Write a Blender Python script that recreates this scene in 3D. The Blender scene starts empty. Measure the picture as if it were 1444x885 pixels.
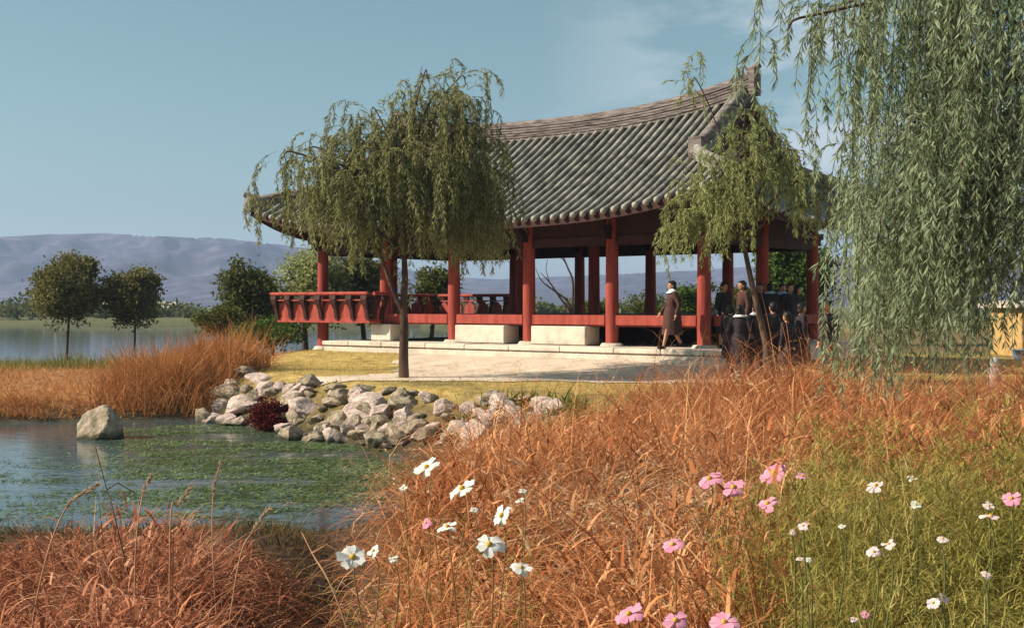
import bpy, bmesh, math, random
import numpy as np
from mathutils import Vector, Matrix
random.seed(7)
rng = np.random.default_rng(11)
R = math.radians
S = bpy.context.scene
C = S.collection

# ------------------------------------------------------------------ camera, world, sun, exposure
CAMZ, FPX = 1.6, 1743.0
cd = bpy.data.cameras.new('camera'); cam = bpy.data.objects.new('camera', cd); C.objects.link(cam)
cam.location = (0, 0, CAMZ); cam.rotation_euler = (R(90 - 0.41), 0, 0)
cd.lens = 36 * FPX / 1444; cd.sensor_width = 36; cd.clip_start = 0.1; cd.clip_end = 9000
S.camera = cam
SUN_EL, SUN_AZ = R(35), R(264)            # azimuth clockwise from +Y
wd = bpy.data.worlds.new('World'); S.world = wd; wd.use_nodes = True
nt = wd.node_tree; nt.nodes.clear()
wo = nt.nodes.new('ShaderNodeOutputWorld'); bg = nt.nodes.new('ShaderNodeBackground')
sky = nt.nodes.new('ShaderNodeTexSky'); sky.sky_type = 'NISHITA'; sky.sun_disc = False
sky.sun_elevation = SUN_EL; sky.sun_rotation = SUN_AZ
sky.air_density = 1.0; sky.dust_density = 1.2; sky.ozone_density = 1.0; sky.altitude = 50
hs = nt.nodes.new('ShaderNodeHueSaturation'); hs.inputs['Saturation'].default_value = 0.80; hs.inputs['Hue'].default_value = 0.475
tc = nt.nodes.new('ShaderNodeTexCoord'); mp = nt.nodes.new('ShaderNodeMapping')
mp.inputs['Scale'].default_value = (2.2, 2.2, 7.0); mp.inputs['Location'].default_value = (1.3, 0.2, 0.1)
nz = nt.nodes.new('ShaderNodeTexNoise'); nz.inputs['Scale'].default_value = 2.6; nz.inputs['Detail'].default_value = 8; nz.inputs['Roughness'].default_value = 0.55
cr = nt.nodes.new('ShaderNodeValToRGB'); cr.color_ramp.elements[0].position = 0.46; cr.color_ramp.elements[1].position = 0.60
cr.color_ramp.elements[1].color = (0.75, 0.75, 0.75, 1)
mx = nt.nodes.new('ShaderNodeMix'); mx.data_type = 'RGBA'
mx.inputs['B'].default_value = (5.2, 5.6, 6.0, 1)
L = nt.links.new
L(tc.outputs['Generated'], mp.inputs['Vector']); L(mp.outputs[0], nz.inputs['Vector']); L(nz.outputs['Fac'], cr.inputs[0])
tint = nt.nodes.new('ShaderNodeMix'); tint.data_type = 'RGBA'; tint.blend_type = 'MULTIPLY'; tint.inputs['Factor'].default_value = 1; tint.inputs['B'].default_value = (0.55, 0.70, 0.68, 1)
sx_ = nt.nodes.new('ShaderNodeSeparateXYZ'); L(tc.outputs['Generated'], sx_.inputs[0])
mr = nt.nodes.new('ShaderNodeMapRange'); mr.inputs['From Min'].default_value = 0.02; mr.inputs['From Max'].default_value = 0.20; L(sx_.outputs['X'], mr.inputs['Value'])
cm = nt.nodes.new('ShaderNodeMath'); cm.operation = 'MULTIPLY'; L(cr.outputs[0], cm.inputs[0]); L(mr.outputs[0], cm.inputs[1])
L(sky.outputs[0], hs.inputs['Color']); L(hs.outputs[0], tint.inputs['A']); L(tint.outputs['Result'], mx.inputs['A']); L(cm.outputs[0], mx.inputs['Factor'])
L(mx.outputs['Result'], bg.inputs[0]); L(bg.outputs[0], wo.inputs[0])
bg.inputs[1].default_value = 0.09
sd_ = bpy.data.lights.new('sun', 'SUN'); sd_.energy = 5.0; sd_.angle = R(0.5); sd_.color = (1.0, 0.88, 0.72)
sun = bpy.data.objects.new('sun', sd_); C.objects.link(sun)
sdir = Vector((math.sin(SUN_AZ) * math.cos(SUN_EL), math.cos(SUN_AZ) * math.cos(SUN_EL), math.sin(SUN_EL)))
sun.rotation_euler = sdir.to_track_quat('Z', 'Y').to_euler(); sun.location = sdir * 60
S.view_settings.view_transform = 'Standard'; S.view_settings.look = 'None'
S.view_settings.exposure = 0.62; S.view_settings.gamma = 1.0; S.view_settings.use_curve_mapping = False
S.render.engine = 'CYCLES'
cy = S.cycles; cy.use_denoising = True; cy.max_bounces = 6; cy.diffuse_bounces = 1; cy.glossy_bounces = 3
cy.transmission_bounces = 3; cy.volume_bounces = 1; cy.transparent_max_bounces = 4; cy.caustics_reflective = False; cy.caustics_refractive = False

# ------------------------------------------------------------------ helpers
def at(px, py, Y):
    "photo pixel at distance Y -> world point"
    return Vector(((px - 722) / FPX * Y, Y, CAMZ + (430 - py) / FPX * Y))

def tag(o, label=None, cat=None, group=None, kind=None):
    if label: o['label'] = label
    if cat: o['category'] = cat
    if group: o['group'] = group
    if kind: o['kind'] = kind
    return o

def empty(name, loc=(0, 0, 0), rz=0.0):
    o = bpy.data.objects.new(name, None); C.objects.link(o)
    o.location = loc; o.rotation_euler = (0, 0, rz); o.empty_display_size = 0.2
    return o

def obj(name, me, parent=None, loc=None):
    o = bpy.data.objects.new(name, me); C.objects.link(o)
    if parent: o.parent = parent
    if loc is not None: o.location = loc
    return o

def np_mesh(name, V, F, mats, midx=None, smooth=False):
    "V (n,3); F (m,k) all faces of the same size"
    me = bpy.data.meshes.new(name)
    V = np.ascontiguousarray(V, dtype=np.float32); F = np.ascontiguousarray(F, dtype=np.int32)
    m, k = F.shape
    me.vertices.add(len(V)); me.vertices.foreach_set('co', V.ravel())
    me.loops.add(m * k); me.loops.foreach_set('vertex_index', F.ravel())
    me.polygons.add(m); me.polygons.foreach_set('loop_start', np.arange(0, m * k, k, dtype=np.int32))
    if midx is not None: me.polygons.foreach_set('material_index', np.ascontiguousarray(midx, dtype=np.int32))
    if smooth: me.polygons.foreach_set('use_smooth', np.ones(m, dtype=bool))
    for mt in (mats if isinstance(mats, (list, tuple)) else [mats]): me.materials.append(mt)
    me.update(calc_edges=True); me.validate()
    return me

class MB:
    "collects simple solids into one mesh"
    def __init__(s): s.v = []; s.f = []; s.mi = []; s.sm = []
    def add(s, vs, fs, mi=0, sm=False):
        b = len(s.v); s.v += [tuple(v) for v in vs]
        for f in fs: s.f.append([b + i for i in f]); s.mi.append(mi); s.sm.append(sm)
    def box(s, x0, x1, y0, y1, z0, z1, mi=0):
        vs = [(x, y, z) for z in (z0, z1) for y in (y0, y1) for x in (x0, x1)]
        s.add(vs, [(0, 2, 3, 1), (4, 5, 7, 6), (0, 1, 5, 4), (1, 3, 7, 5), (3, 2, 6, 7), (2, 0, 4, 6)], mi)
    def tube(s, pts, rad, n=8, mi=0, cap=True, sm=True, half=False):
        pts = [Vector(p) for p in pts]
        if not hasattr(rad, '__len__'): rad = [rad] * len(pts)
        rings = []; up = Vector((0, 0, 1)); prev = None
        for i, p in enumerate(pts):
            t = (pts[min(i + 1, len(pts) - 1)] - pts[max(i - 1, 0)])
            t = t.normalized() if t.length > 1e-9 else Vector((0, 0, 1))
            if prev is None:
                a = up if abs(t.dot(up)) < 0.9 else Vector((1, 0, 0))
                x = t.cross(a).normalized()
            else:
                x = (prev - t * prev.dot(t)).normalized()
            prev = x; y = t.cross(x)
            if half: angs = [math.pi * j / (n - 1) for j in range(n)]
            else: angs = [2 * math.pi * j / n for j in range(n)]
            rings.append([p + (x * math.cos(a) - y * math.sin(a) if half else x * math.cos(a) + y * math.sin(a)) * rad[i] for a in angs])
        vs = [v for r in rings for v in r]; fs = []
        for i in range(len(rings) - 1):
            for j in range(n - 1 if half else n):
                k = (j + 1) % n
                fs.append((i * n + j, i * n + k, (i + 1) * n + k, (i + 1) * n + j))
        s.add(vs, fs, mi, sm)
        if cap:
            s.add(rings[0][::-1], [tuple(range(n))], mi); s.add(rings[-1], [tuple(range(n))], mi)
    def lathe(s, prof, n=14, o=(0, 0, 0), mi=0, sm=True, sx=1, sy=1):
        vs = [(o[0] + r * sx * math.cos(2 * math.pi * j / n), o[1] + r * sy * math.sin(2 * math.pi * j / n), o[2] + z) for r, z in prof for j in range(n)]
        fs = [(i * n + j, i * n + (j + 1) % n, (i + 1) * n + (j + 1) % n, (i + 1) * n + j) for i in range(len(prof) - 1) for j in range(n)]
        s.add(vs, fs, mi, sm)
        s.add(vs[:n][::-1], [tuple(range(n))], mi); s.add(vs[-n:], [tuple(range(n))], mi)
    def ball(s, c, r, n=10, mi=0):
        c = Vector(c); rr = r if hasattr(r, '__len__') else (r, r, r); m = max(4, n // 2 + 1)
        vs = [c + Vector((0, 0, -rr[2]))]
        for i in range(1, m):
            ph = math.pi * i / m - math.pi / 2
            for j in range(n):
                th = 2 * math.pi * j / n
                vs.append(c + Vector((rr[0] * math.cos(ph) * math.cos(th), rr[1] * math.cos(ph) * math.sin(th), rr[2] * math.sin(ph))))
        vs.append(c + Vector((0, 0, rr[2]))); fs = []
        for j in range(n): fs.append((0, 1 + (j + 1) % n, 1 + j))
        for i in range(m - 2):
            for j in range(n):
                a = 1 + i * n; b = a + n
                fs.append((a + j, a + (j + 1) % n, b + (j + 1) % n, b + j))
        a = 1 + (m - 2) * n
        for j in range(n): fs.append((a + j, a + (j + 1) % n, len(vs) - 1))
        s.add(vs, fs, mi, True)
    def capsule(s, p0, r0, p1, r1, n=10):
        p0, p1 = Vector(p0), Vector(p1)
        s.tube([p0, p1], [r0, r1], n); s.ball(p0, r0, n); s.ball(p1, r1, n)
    def mesh(s, name, mats):
        me = bpy.data.meshes.new(name); me.from_pydata(s.v, [], s.f)
        for mt in (mats if isinstance(mats, (list, tuple)) else [mats]): me.materials.append(mt)
        me.polygons.foreach_set('material_index', s.mi); me.polygons.foreach_set('use_smooth', s.sm)
        me.update(); return me
    def build(s, name, mats, parent=None, loc=None): return obj(name, s.mesh(name, mats), parent, loc)

def bevel(o, w, seg=2):
    m = o.modifiers.new('bevel', 'BEVEL'); m.width = w; m.segments = seg; m.limit_method = 'ANGLE'
    return o

def vnoise(x, y, seed=0):
    xi = np.floor(x).astype(np.int64); yi = np.floor(y).astype(np.int64); fx = x - xi; fy = y - yi
    def h(a, b):
        n = (a * 374761393 + b * 668265263 + seed * 974634777) & 0x7fffffff
        n = ((n ^ (n >> 13)) * 1274126177) & 0x7fffffff
        return ((n ^ (n >> 16)) & 0xffff) / 65535.0
    u = fx * fx * (3 - 2 * fx); v = fy * fy * (3 - 2 * fy)
    return (h(xi, yi) * (1 - u) + h(xi + 1, yi) * u) * (1 - v) + (h(xi, yi + 1) * (1 - u) + h(xi + 1, yi + 1) * u) * v
def fbm(x, y, o=4, seed=0):
    s = 0; a = 0.5
    for i in range(o): s = s + a * vnoise(x * 2 ** i + 17.3 * i, y * 2 ** i - 9.1 * i, seed + i); a *= 0.5
    return s
def sstep(a, b, x):
    t = np.clip((x - a) / (b - a), 0, 1); return t * t * (3 - 2 * t)
def poly_sd(P, X, Y):
    "signed distance, negative inside"
    P = np.array(P, float); d = np.full(X.shape, 1e18); ins = np.zeros(X.shape, bool); n = len(P)
    for i in range(n):
        a = P[i]; b = P[(i + 1) % n]; e = b - a
        wx = X - a[0]; wy = Y - a[1]; t = np.clip((wx * e[0] + wy * e[1]) / (e @ e), 0, 1)
        d = np.minimum(d, (wx - e[0] * t) ** 2 + (wy - e[1] * t) ** 2)
        c = ((a[1] <= Y) != (b[1] <= Y)) & (X < (b[0] - a[0]) * (Y - a[1]) / ((b[1] - a[1]) or 1e-9) + a[0])
        ins ^= c
    return np.where(ins, -1, 1) * np.sqrt(d)

# ------------------------------------------------------------------ materials
def base_mat(name):
    m = bpy.data.materials.new(name); m.use_nodes = True; n = m.node_tree
    return m, n, n.nodes['Principled BSDF'], n.links.new
def mat(name, c1, c2=None, scale=4.0, rough=0.85, bump=0.0, bscale=None, spec=0.25, lo=0.35, hi=0.65, detail=6, stretch=None, c3=None):
    m, n, p, l = base_mat(name)
    p.inputs['Roughness'].default_value = rough; p.inputs['Specular IOR Level'].default_value = spec
    p.inputs['Base Color'].default_value = (*c1, 1)
    tc = n.nodes.new('ShaderNodeTexCoord'); src = tc.outputs['Object']
    if stretch:
        mpn = n.nodes.new('ShaderNodeMapping'); mpn.inputs['Scale'].default_value = stretch; l(src, mpn.inputs[0]); src = mpn.outputs[0]
    if c2:
        t = n.nodes.new('ShaderNodeTexNoise'); t.inputs['Scale'].default_value = scale; t.inputs['Detail'].default_value = detail; t.inputs['Roughness'].default_value = 0.6
        l(src, t.inputs['Vector'])
        r = n.nodes.new('ShaderNodeValToRGB'); r.color_ramp.elements[0].position = lo; r.color_ramp.elements[1].position = hi
        r.color_ramp.elements[0].color = (*c1, 1); r.color_ramp.elements[1].color = (*c2, 1)
        if c3: e = r.color_ramp.elements.new((lo + hi) / 2); e.color = (*c3, 1)
        l(t.outputs['Fac'], r.inputs[0]); l(r.outputs[0], p.inputs['Base Color'])
    if bump:
        t2 = n.nodes.new('ShaderNodeTexNoise'); t2.inputs['Scale'].default_value = bscale or scale * 4; t2.inputs['Detail'].default_value = 6
        l(src, t2.inputs['Vector']); b = n.nodes.new('ShaderNodeBump'); b.inputs['Strength'].default_value = min(1, bump); b.inputs['Distance'].default_value = 0.03
        l(t2.outputs['Fac'], b.inputs['Height']); l(b.outputs[0], p.inputs['Normal'])
    return m
def leaf_mat(name, cols, trans=0.35, patch=0.8):
    "each leaf or blade its own tint, plus broad patches"
    m = bpy.data.materials.new(name); m.use_nodes = True; n = m.node_tree; l = n.links.new; n.nodes.clear()
    out = n.nodes.new('ShaderNodeOutputMaterial'); mixs = n.nodes.new('ShaderNodeMixShader')
    d = n.nodes.new('ShaderNodeBsdfDiffuse'); t = n.nodes.new('ShaderNodeBsdfTranslucent')
    g = n.nodes.new('ShaderNodeNewGeometry'); tc = n.nodes.new('ShaderNodeTexCoord')
    nz = n.nodes.new('ShaderNodeTexNoise'); nz.inputs['Scale'].default_value = patch; nz.inputs['Detail'].default_value = 3
    l(tc.outputs['Object'], nz.inputs['Vector'])
    a = n.nodes.new('ShaderNodeMath'); a.operation = 'MULTIPLY_ADD'; a.inputs[1].default_value = 1.6; a.inputs[2].default_value = -0.3
    l(nz.outputs['Fac'], a.inputs[0])
    av = n.nodes.new('ShaderNodeMix'); av.inputs['Factor'].default_value = 0.5
    l(g.outputs['Random Per Island'], av.inputs['A']); l(a.outputs[0], av.inputs['B'])
    r = n.nodes.new('ShaderNodeValToRGB'); el = r.color_ramp.elements
    while len(el) < len(cols): el.new(0.5)
    for i, c in enumerate(cols): el[i].position = 0.12 + 0.76 * i / (len(cols) - 1); el[i].color = (*c, 1)
    l(av.outputs['Result'], r.inputs[0]); l(r.outputs[0], d.inputs[0]); l(r.outputs[0], t.inputs[0])
    mixs.inputs[0].default_value = trans; l(d.outputs[0], mixs.inputs[1]); l(t.outputs[0], mixs.inputs[2]); l(mixs.outputs[0], out.inputs[0])
    return m

M = {}
M['red'] = mat('red_paint', (0.20, 0.034, 0.026), (0.44, 0.095, 0.066), 5, 0.75, 0.4, 30, 0.2, stretch=(1, 1, .18), c3=(.34, .062, .044), lo=.28, hi=.7)
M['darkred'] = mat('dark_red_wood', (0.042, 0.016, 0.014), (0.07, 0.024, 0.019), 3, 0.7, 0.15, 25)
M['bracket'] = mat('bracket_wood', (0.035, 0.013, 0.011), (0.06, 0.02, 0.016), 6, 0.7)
M['tile'] = mat('roof_tile', (0.085, 0.08, 0.07), (0.33, 0.31, 0.265), 2.8, 0.85, 0.6, 22, c3=(0.20, 0.188, 0.16), lo=.3)
M['tilebed'] = mat('tile_channel', (0.03, 0.028, 0.026), (0.08, 0.075, 0.068), 4, 0.85, 0.4, 20)
M['tileend'] = mat('tile_end', (0.28, 0.26, 0.22), (0.44, 0.41, 0.36), 5, 0.8)
M['ridge'] = mat('ridge_tile', (0.075, 0.057, 0.052), (0.30, 0.245, 0.225), 2.5, 0.85, 0.5, 12, stretch=(1, 1, 7))
M['plaster'] = mat('white_plaster', (0.58, 0.54, 0.46), (0.72, 0.68, 0.6), 3, 0.9, 0.2)
M['stone'] = mat('pale_stone', (0.44, 0.375, 0.30), (0.70, 0.62, 0.51), 2.2, 0.9, 0.6, 12, c3=(0.60, 0.525, 0.43), lo=.3, hi=.6)
M['rock'] = mat('boulder', (0.25, 0.18, 0.15), (0.68, 0.53, 0.455), 2.6, 0.9, 1.0, 7, c3=(0.50, 0.39, 0.335), lo=.3, hi=.66, stretch=(1, 1, 1.8))
M['mossrock'] = mat('mossy_boulder', (0.12, 0.10, 0.055), (0.50, 0.40, 0.31), 2.6, 0.95, 1.0, 7, c3=(0.31, 0.25, 0.175), lo=.3, hi=.7)
M['bark'] = mat('bark', (0.06, 0.035, 0.026), (0.15, 0.09, 0.065), 5, 0.95, 0.8, 20, stretch=(1, 1, .25))
M['skin'] = mat('skin', (0.50, 0.24, 0.15), None, rough=0.6)
M['hair'] = mat('hair', (0.015, 0.011, 0.010), None, rough=0.5)
M['uniform'] = mat('dark_cloth', (0.022, 0.017, 0.022), (0.04, 0.03, 0.035), 12, 0.9)
M['coat'] = mat('brown_cloth', (0.06, 0.028, 0.022), (0.10, 0.045, 0.035), 10, 0.9)
M['white'] = mat('white_cloth', (0.7, 0.7, 0.7), None, rough=0.9)
M['paleblue'] = mat('pale_blue_cloth', (0.36, 0.42, 0.52), None, rough=0.9)
M['shoe'] = mat('shoe', (0.015, 0.013, 0.012), None, rough=0.5)
M['ochre'] = mat('ochre_wall', (0.40, 0.25, 0.09), (0.50, 0.33, 0.13), 2, 0.9, 0.2)
M['thatch'] = mat('thatch', (0.42, 0.36, 0.29), (0.6, 0.54, 0.45), 2, 0.95, 0.4)
M['petalw'] = leaf_mat('white_petal', [(0.75, 0.74, 0.66), (0.88, 0.87, 0.82)], 0.3)
M['petalp'] = leaf_mat('pink_petal', [(0.72, 0.26, 0.40), (0.80, 0.40, 0.52)], 0.3)
M['petalpp'] = leaf_mat('pale_pink_petal', [(0.78, 0.58, 0.58), (0.85, 0.70, 0.68)], 0.3)
M['pollen'] = mat('pollen', (0.55, 0.34, 0.04), None)
M['stemgreen'] = mat('green_stem', (0.10, 0.13, 0.035), (0.16, 0.15, 0.05), 20)
M['stemdull'] = mat('dull_stem', (0.20, 0.13, 0.055), (0.28, 0.17, 0.08), 20)
M['stemdry'] = mat('dry_stem', (0.36, 0.17, 0.085), (0.50, 0.29, 0.16), 20)
M['plume'] = leaf_mat('reed_plume', [(0.42, 0.30, 0.19), (0.62, 0.50, 0.36)], 0.3)
M['willow'] = leaf_mat('willow_leaf_olive', [(0.14, 0.11, 0.045), (0.28, 0.285, 0.12), (0.48, 0.49, 0.24)], 0.5, 0.9)
M['willow2'] = leaf_mat('willow_leaf_green', [(0.15, 0.14, 0.05), (0.32, 0.35, 0.135), (0.54, 0.57, 0.27)], 0.5, 0.9)
M['willow3'] = leaf_mat('willow_leaf_cool', [(0.15, 0.17, 0.085), (0.33, 0.41, 0.235), (0.56, 0.63, 0.42)], 0.55, 1.3)
M['leaf'] = leaf_mat('broad_leaf', [(0.055, 0.06, 0.018), (0.11, 0.125, 0.036), (0.19, 0.20, 0.065)], 0.3, 0.7)
M['leafbrown'] = leaf_mat('autumn_leaf', [(0.09, 0.078, 0.03), (0.18, 0.17, 0.06), (0.29, 0.27, 0.10)], 0.3, 0.7)
M['leafred'] = leaf_mat('red_leaf', [(0.07, 0.014, 0.012), (0.15, 0.030, 0.024)], 0.2, 2)
M['leafgreen'] = leaf_mat('bright_leaf', [(0.05, 0.08, 0.018), (0.09, 0.15, 0.035), (0.16, 0.20, 0.05)], 0.3, 0.9)
M['dry'] = leaf_mat('dry_grass', [(0.14, 0.042, 0.020), (0.42, 0.145, 0.058), (0.64, 0.28, 0.12), (0.84, 0.50, 0.26)], 0.25, 1.1)
M['dryred'] = leaf_mat('red_dry_grass', [(0.13, 0.04, 0.024), (0.32, 0.11, 0.06), (0.52, 0.23, 0.125), (0.78, 0.46, 0.29)], 0.2, 1.8)
M['straw'] = leaf_mat('straw', [(0.50, 0.30, 0.16), (0.72, 0.50, 0.31)], 0.2, 1.5)
M['reedgold'] = leaf_mat('golden_reed', [(0.34, 0.13, 0.05), (0.52, 0.23, 0.085), (0.66, 0.36, 0.15)], 0.25, 0.5)
M['lawn'] = leaf_mat('yellow_lawn', [(0.30, 0.21, 0.055), (0.50, 0.34, 0.09), (0.62, 0.45, 0.15)], 0.25, 0.5)
M['shore'] = leaf_mat('shore_grass', [(0.12, 0.14, 0.03), (0.24, 0.23, 0.06), (0.40, 0.31, 0.09)], 0.25, 0.5)
M['muddy'] = leaf_mat('muddy_grass', [(0.04, 0.035, 0.014), (0.10, 0.075, 0.03), (0.20, 0.13, 0.055)], 0.2, 1.5)
M['tuft'] = leaf_mat('dry_tuft', [(0.16, 0.13, 0.04), (0.34, 0.24, 0.08), (0.52, 0.38, 0.16)], 0.25, 1.5)
M['weed'] = leaf_mat('pond_weed', [(0.05, 0.06, 0.02), (0.13, 0.18, 0.07), (0.30, 0.40, 0.19)], 0.25, 1.1)
M['cosmos'] = leaf_mat('cosmos_leaf', [(0.09, 0.075, 0.02), (0.24, 0.21, 0.05), (0.38, 0.33, 0.09), (0.58, 0.46, 0.18)], 0.3, 2.2)

# ------------------------------------------------------------------ terrain
POND = [(-40, 27.0), (-11, 27.2), (-9, 27.8), (-7.0, 28.0), (-5.6, 26.2), (-3.8, 23.8), (-2.6, 22.6), (-1.3, 21.4), (-.4, 20.5),
        (-.1, 18.8), (-.4, 16.8), (-1.1, 15.0), (-2.3, 13.8), (-4.5, 13.2), (-7, 13.4), (-40, 14)]
LAKE = [(-600, 60), (-60, 56), (-20, 52.5), (-8, 50.5), (2, 49.5), (9, 51), (17, 60), (26, 90), (20, 140), (-60, 157), (-600, 162)]
WZ = -1.0
def gh(X, Y):
    X = np.asarray(X, float); Y = np.asarray(Y, float)
    b = 0.0 - 0.55 * sstep(-5.5, -10, X) * sstep(24, 28, Y)
    b = b - 0.35 * sstep(42, 50, Y) * sstep(160, 50, Y) + 0.10 * (fbm(X * .35, Y * .35, 3, 3) - .45) * sstep(0, 6, Y)
    b = b - 0.45 * np.exp(-((X / np.maximum(Y, 1) + .125) / .045) ** 2) * sstep(4, 6, Y) * sstep(14, 11, Y)
    lx = .788 * (X - 1.32) - .6155 * (Y - 36.54); ly = .6155 * (X - 1.32) + .788 * (Y - 36.54)
    dp = np.hypot(np.maximum(np.abs(lx) - 6.9, 0), np.maximum(np.abs(ly) - 4.2, 0)); b = b + .24 * sstep(3.2, .2, dp)
    b = np.where(Y > 150, b * .3 + 0.05, b)
    w = 1.7 + 4.0 * sstep(17, 12, Y) + 1.2 * sstep(-5.5, -8.5, X) * sstep(20, 26, Y)
    sd = poly_sd(POND, X, Y) + 0.35 * (fbm(X * .9, Y * .9, 3, 8) - .45)
    t = np.clip(sd / w, 0, 1); z = np.where(sd < 0, WZ + np.maximum(sd * .5, -.8), WZ + (b - WZ) * (1 - (1 - t) ** 1.6))
    sl = poly_sd(LAKE, X, Y); t2 = np.clip(sl / 3.5, 0, 1)
    z = np.where(sl < 0, np.minimum(z, WZ + np.maximum(sl * .3, -1.2)), np.minimum(z, WZ + 5 * t2 + 0.05))
    return z
def ghp(x, y): return float(gh(np.array([x]), np.array([y]))[0])
PATH = [(-5.2, 27.9), (-3.7, 25.9), (-2.4, 25.6), (0.5, 25.9), (4.5, 25.2), (6.2, 27), (6.4, 29), (4.4, 29.6), (1, 31.8), (-1.6, 33.9), (-3.0, 34.6), (-3.1, 31), (-2.9, 28.9), (-3.7, 27.8)]

gx = np.concatenate([-np.geomspace(3500, 30, 34), np.linspace(-29, -17, 14), np.linspace(-16.4, 16, 110), np.linspace(17, 29, 13), np.geomspace(30, 3500, 34)])
gy = np.concatenate([np.linspace(-60, -2, 16), np.linspace(-1, 46, 160), np.linspace(46.7, 66, 30), np.geomspace(68, 4200, 60)])
GX, GY = np.meshgrid(gx, gy); GZ = gh(GX, GY)
nx, ny = len(gx), len(gy); ii = np.arange(nx * ny).reshape(ny, nx)
F = np.stack([ii[:-1, :-1], ii[:-1, 1:], ii[1:, 1:], ii[1:, :-1]], -1).reshape(-1, 4)
gm, gn, gp, gl = base_mat('ground_soil')
gp.inputs['Roughness'].default_value = 0.95; gp.inputs['Specular IOR Level'].default_value = 0.1
at_n = gn.nodes.new('ShaderNodeAttribute'); at_n.attribute_name = 'cover'
tcn = gn.nodes.new('ShaderNodeTexCoord'); nz1 = gn.nodes.new('ShaderNodeTexNoise'); nz1.inputs['Scale'].default_value = 3.5; nz1.inputs['Detail'].default_value = 8
gl(tcn.outputs['Object'], nz1.inputs['Vector'])
mm = gn.nodes.new('ShaderNodeMapRange'); mm.inputs['From Min'].default_value = .3; mm.inputs['From Max'].default_value = .7; mm.inputs['To Min'].default_value = .6; mm.inputs['To Max'].default_value = 1.35
gl(nz1.outputs['Fac'], mm.inputs['Value'])
vm = gn.nodes.new('ShaderNodeVectorMath'); vm.operation = 'SCALE'; gl(at_n.outputs['Color'], vm.inputs[0]); gl(mm.outputs[0], vm.inputs['Scale']); gl(vm.outputs[0], gp.inputs['Base Color'])
bm_ = gn.nodes.new('ShaderNodeBump'); bm_.inputs['Distance'].default_value = .05; bm_.inputs['Strength'].default_value = .6; gl(nz1.outputs['Fac'], bm_.inputs['Height']); gl(bm_.outputs[0], gp.inputs['Normal'])
gme = np_mesh('ground', np.stack([GX, GY, GZ], -1).reshape(-1, 3), F, gm, smooth=True)
soil = np.array([.085, .05, .032]); yel = np.array([.42, .30, .10]); gold = np.array([.34, .17, .07]); grn = np.array([.12, .13, .04]); mud = np.array([.06, .05, .03]); plain = np.array([.13, .13, .06])
def lerp(a, b, t): return a + (b - a) * t[..., None]
col = np.broadcast_to(soil, GX.shape + (3,)).copy()
col = lerp(col, yel, sstep(17, 21, GY) * sstep(-9.5, -6.5, GX))
col = lerp(col, np.array([.17, .15, .06]), sstep(.44, .56, fbm(GX * .55, GY * .55, 4, 55)) * sstep(17, 21, GY) * .75)
col = lerp(col, gold, sstep(22, 25, GY) * sstep(-6, -8, GX))
col = lerp(col, grn, sstep(38, 44, GY))
col = lerp(col, plain, sstep(100, 170, GY))
col = lerp(col, np.array([.17, .125, .055]), sstep(-.06, -.3, GZ) * sstep(15, 17, GY) * sstep(-8, -6.5, GX))
col = lerp(col, mud, sstep(-.62, -.85, GZ))
ca = gme.color_attributes.new('cover', 'FLOAT_COLOR', 'POINT')
ca.data.foreach_set('color', np.concatenate([col, np.ones(GX.shape + (1,))], -1).astype(np.float32).ravel())
ground = tag(obj('ground', gme), 'bare earth and dead grass ground around the pond', None, None, 'structure')

# sandy path in front of the pavilion
px_ = np.linspace(-9, 9, 130); py_ = np.linspace(23, 39, 120); PX, PY = np.meshgrid(px_, py_)
psd = poly_sd(PATH, PX, PY) + 1.3 * (fbm(PX * 1.6, PY * 1.6, 5, 21) - .45)
keep = psd < 0
idx = np.arange(PX.size).reshape(PX.shape); Fp = np.stack([idx[:-1, :-1], idx[:-1, 1:], idx[1:, 1:], idx[1:, :-1]], -1).reshape(-1, 4)
Fp = Fp[keep.ravel()[Fp].all(1)]
# the ground grid interpolates linearly; sample it the same way so the sheet stays above it
def grid_z(X, Y):
    i = np.clip(np.searchsorted(gx, X) - 1, 0, nx - 2); j = np.clip(np.searchsorted(gy, Y) - 1, 0, ny - 2)
    fx = (X - gx[i]) / (gx[i + 1] - gx[i]); fy = (Y - gy[j]) / (gy[j + 1] - gy[j])
    return (GZ[j, i] * (1 - fx) + GZ[j, i + 1] * fx) * (1 - fy) + (GZ[j + 1, i] * (1 - fx) + GZ[j + 1, i + 1] * fx) * fy
PZ = grid_z(PX, PY) + 0.015
M['sand'] = mat('sand', (0.50, 0.375, 0.265), (0.72, 0.58, 0.45), 1.5, 0.95, 0.5, 25, c3=(.63, .50, .38), lo=.3)
used = np.unique(Fp); remap = np.zeros(PX.size, int); remap[used] = np.arange(len(used))
pme = np_mesh('path', np.stack([PX, PY, PZ], -1).reshape(-1, 3)[used], remap[Fp], M['sand'], smooth=True)
tag(obj('path', pme), 'pale sandy path running in front of the pavilion', None, None, 'structure')

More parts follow.
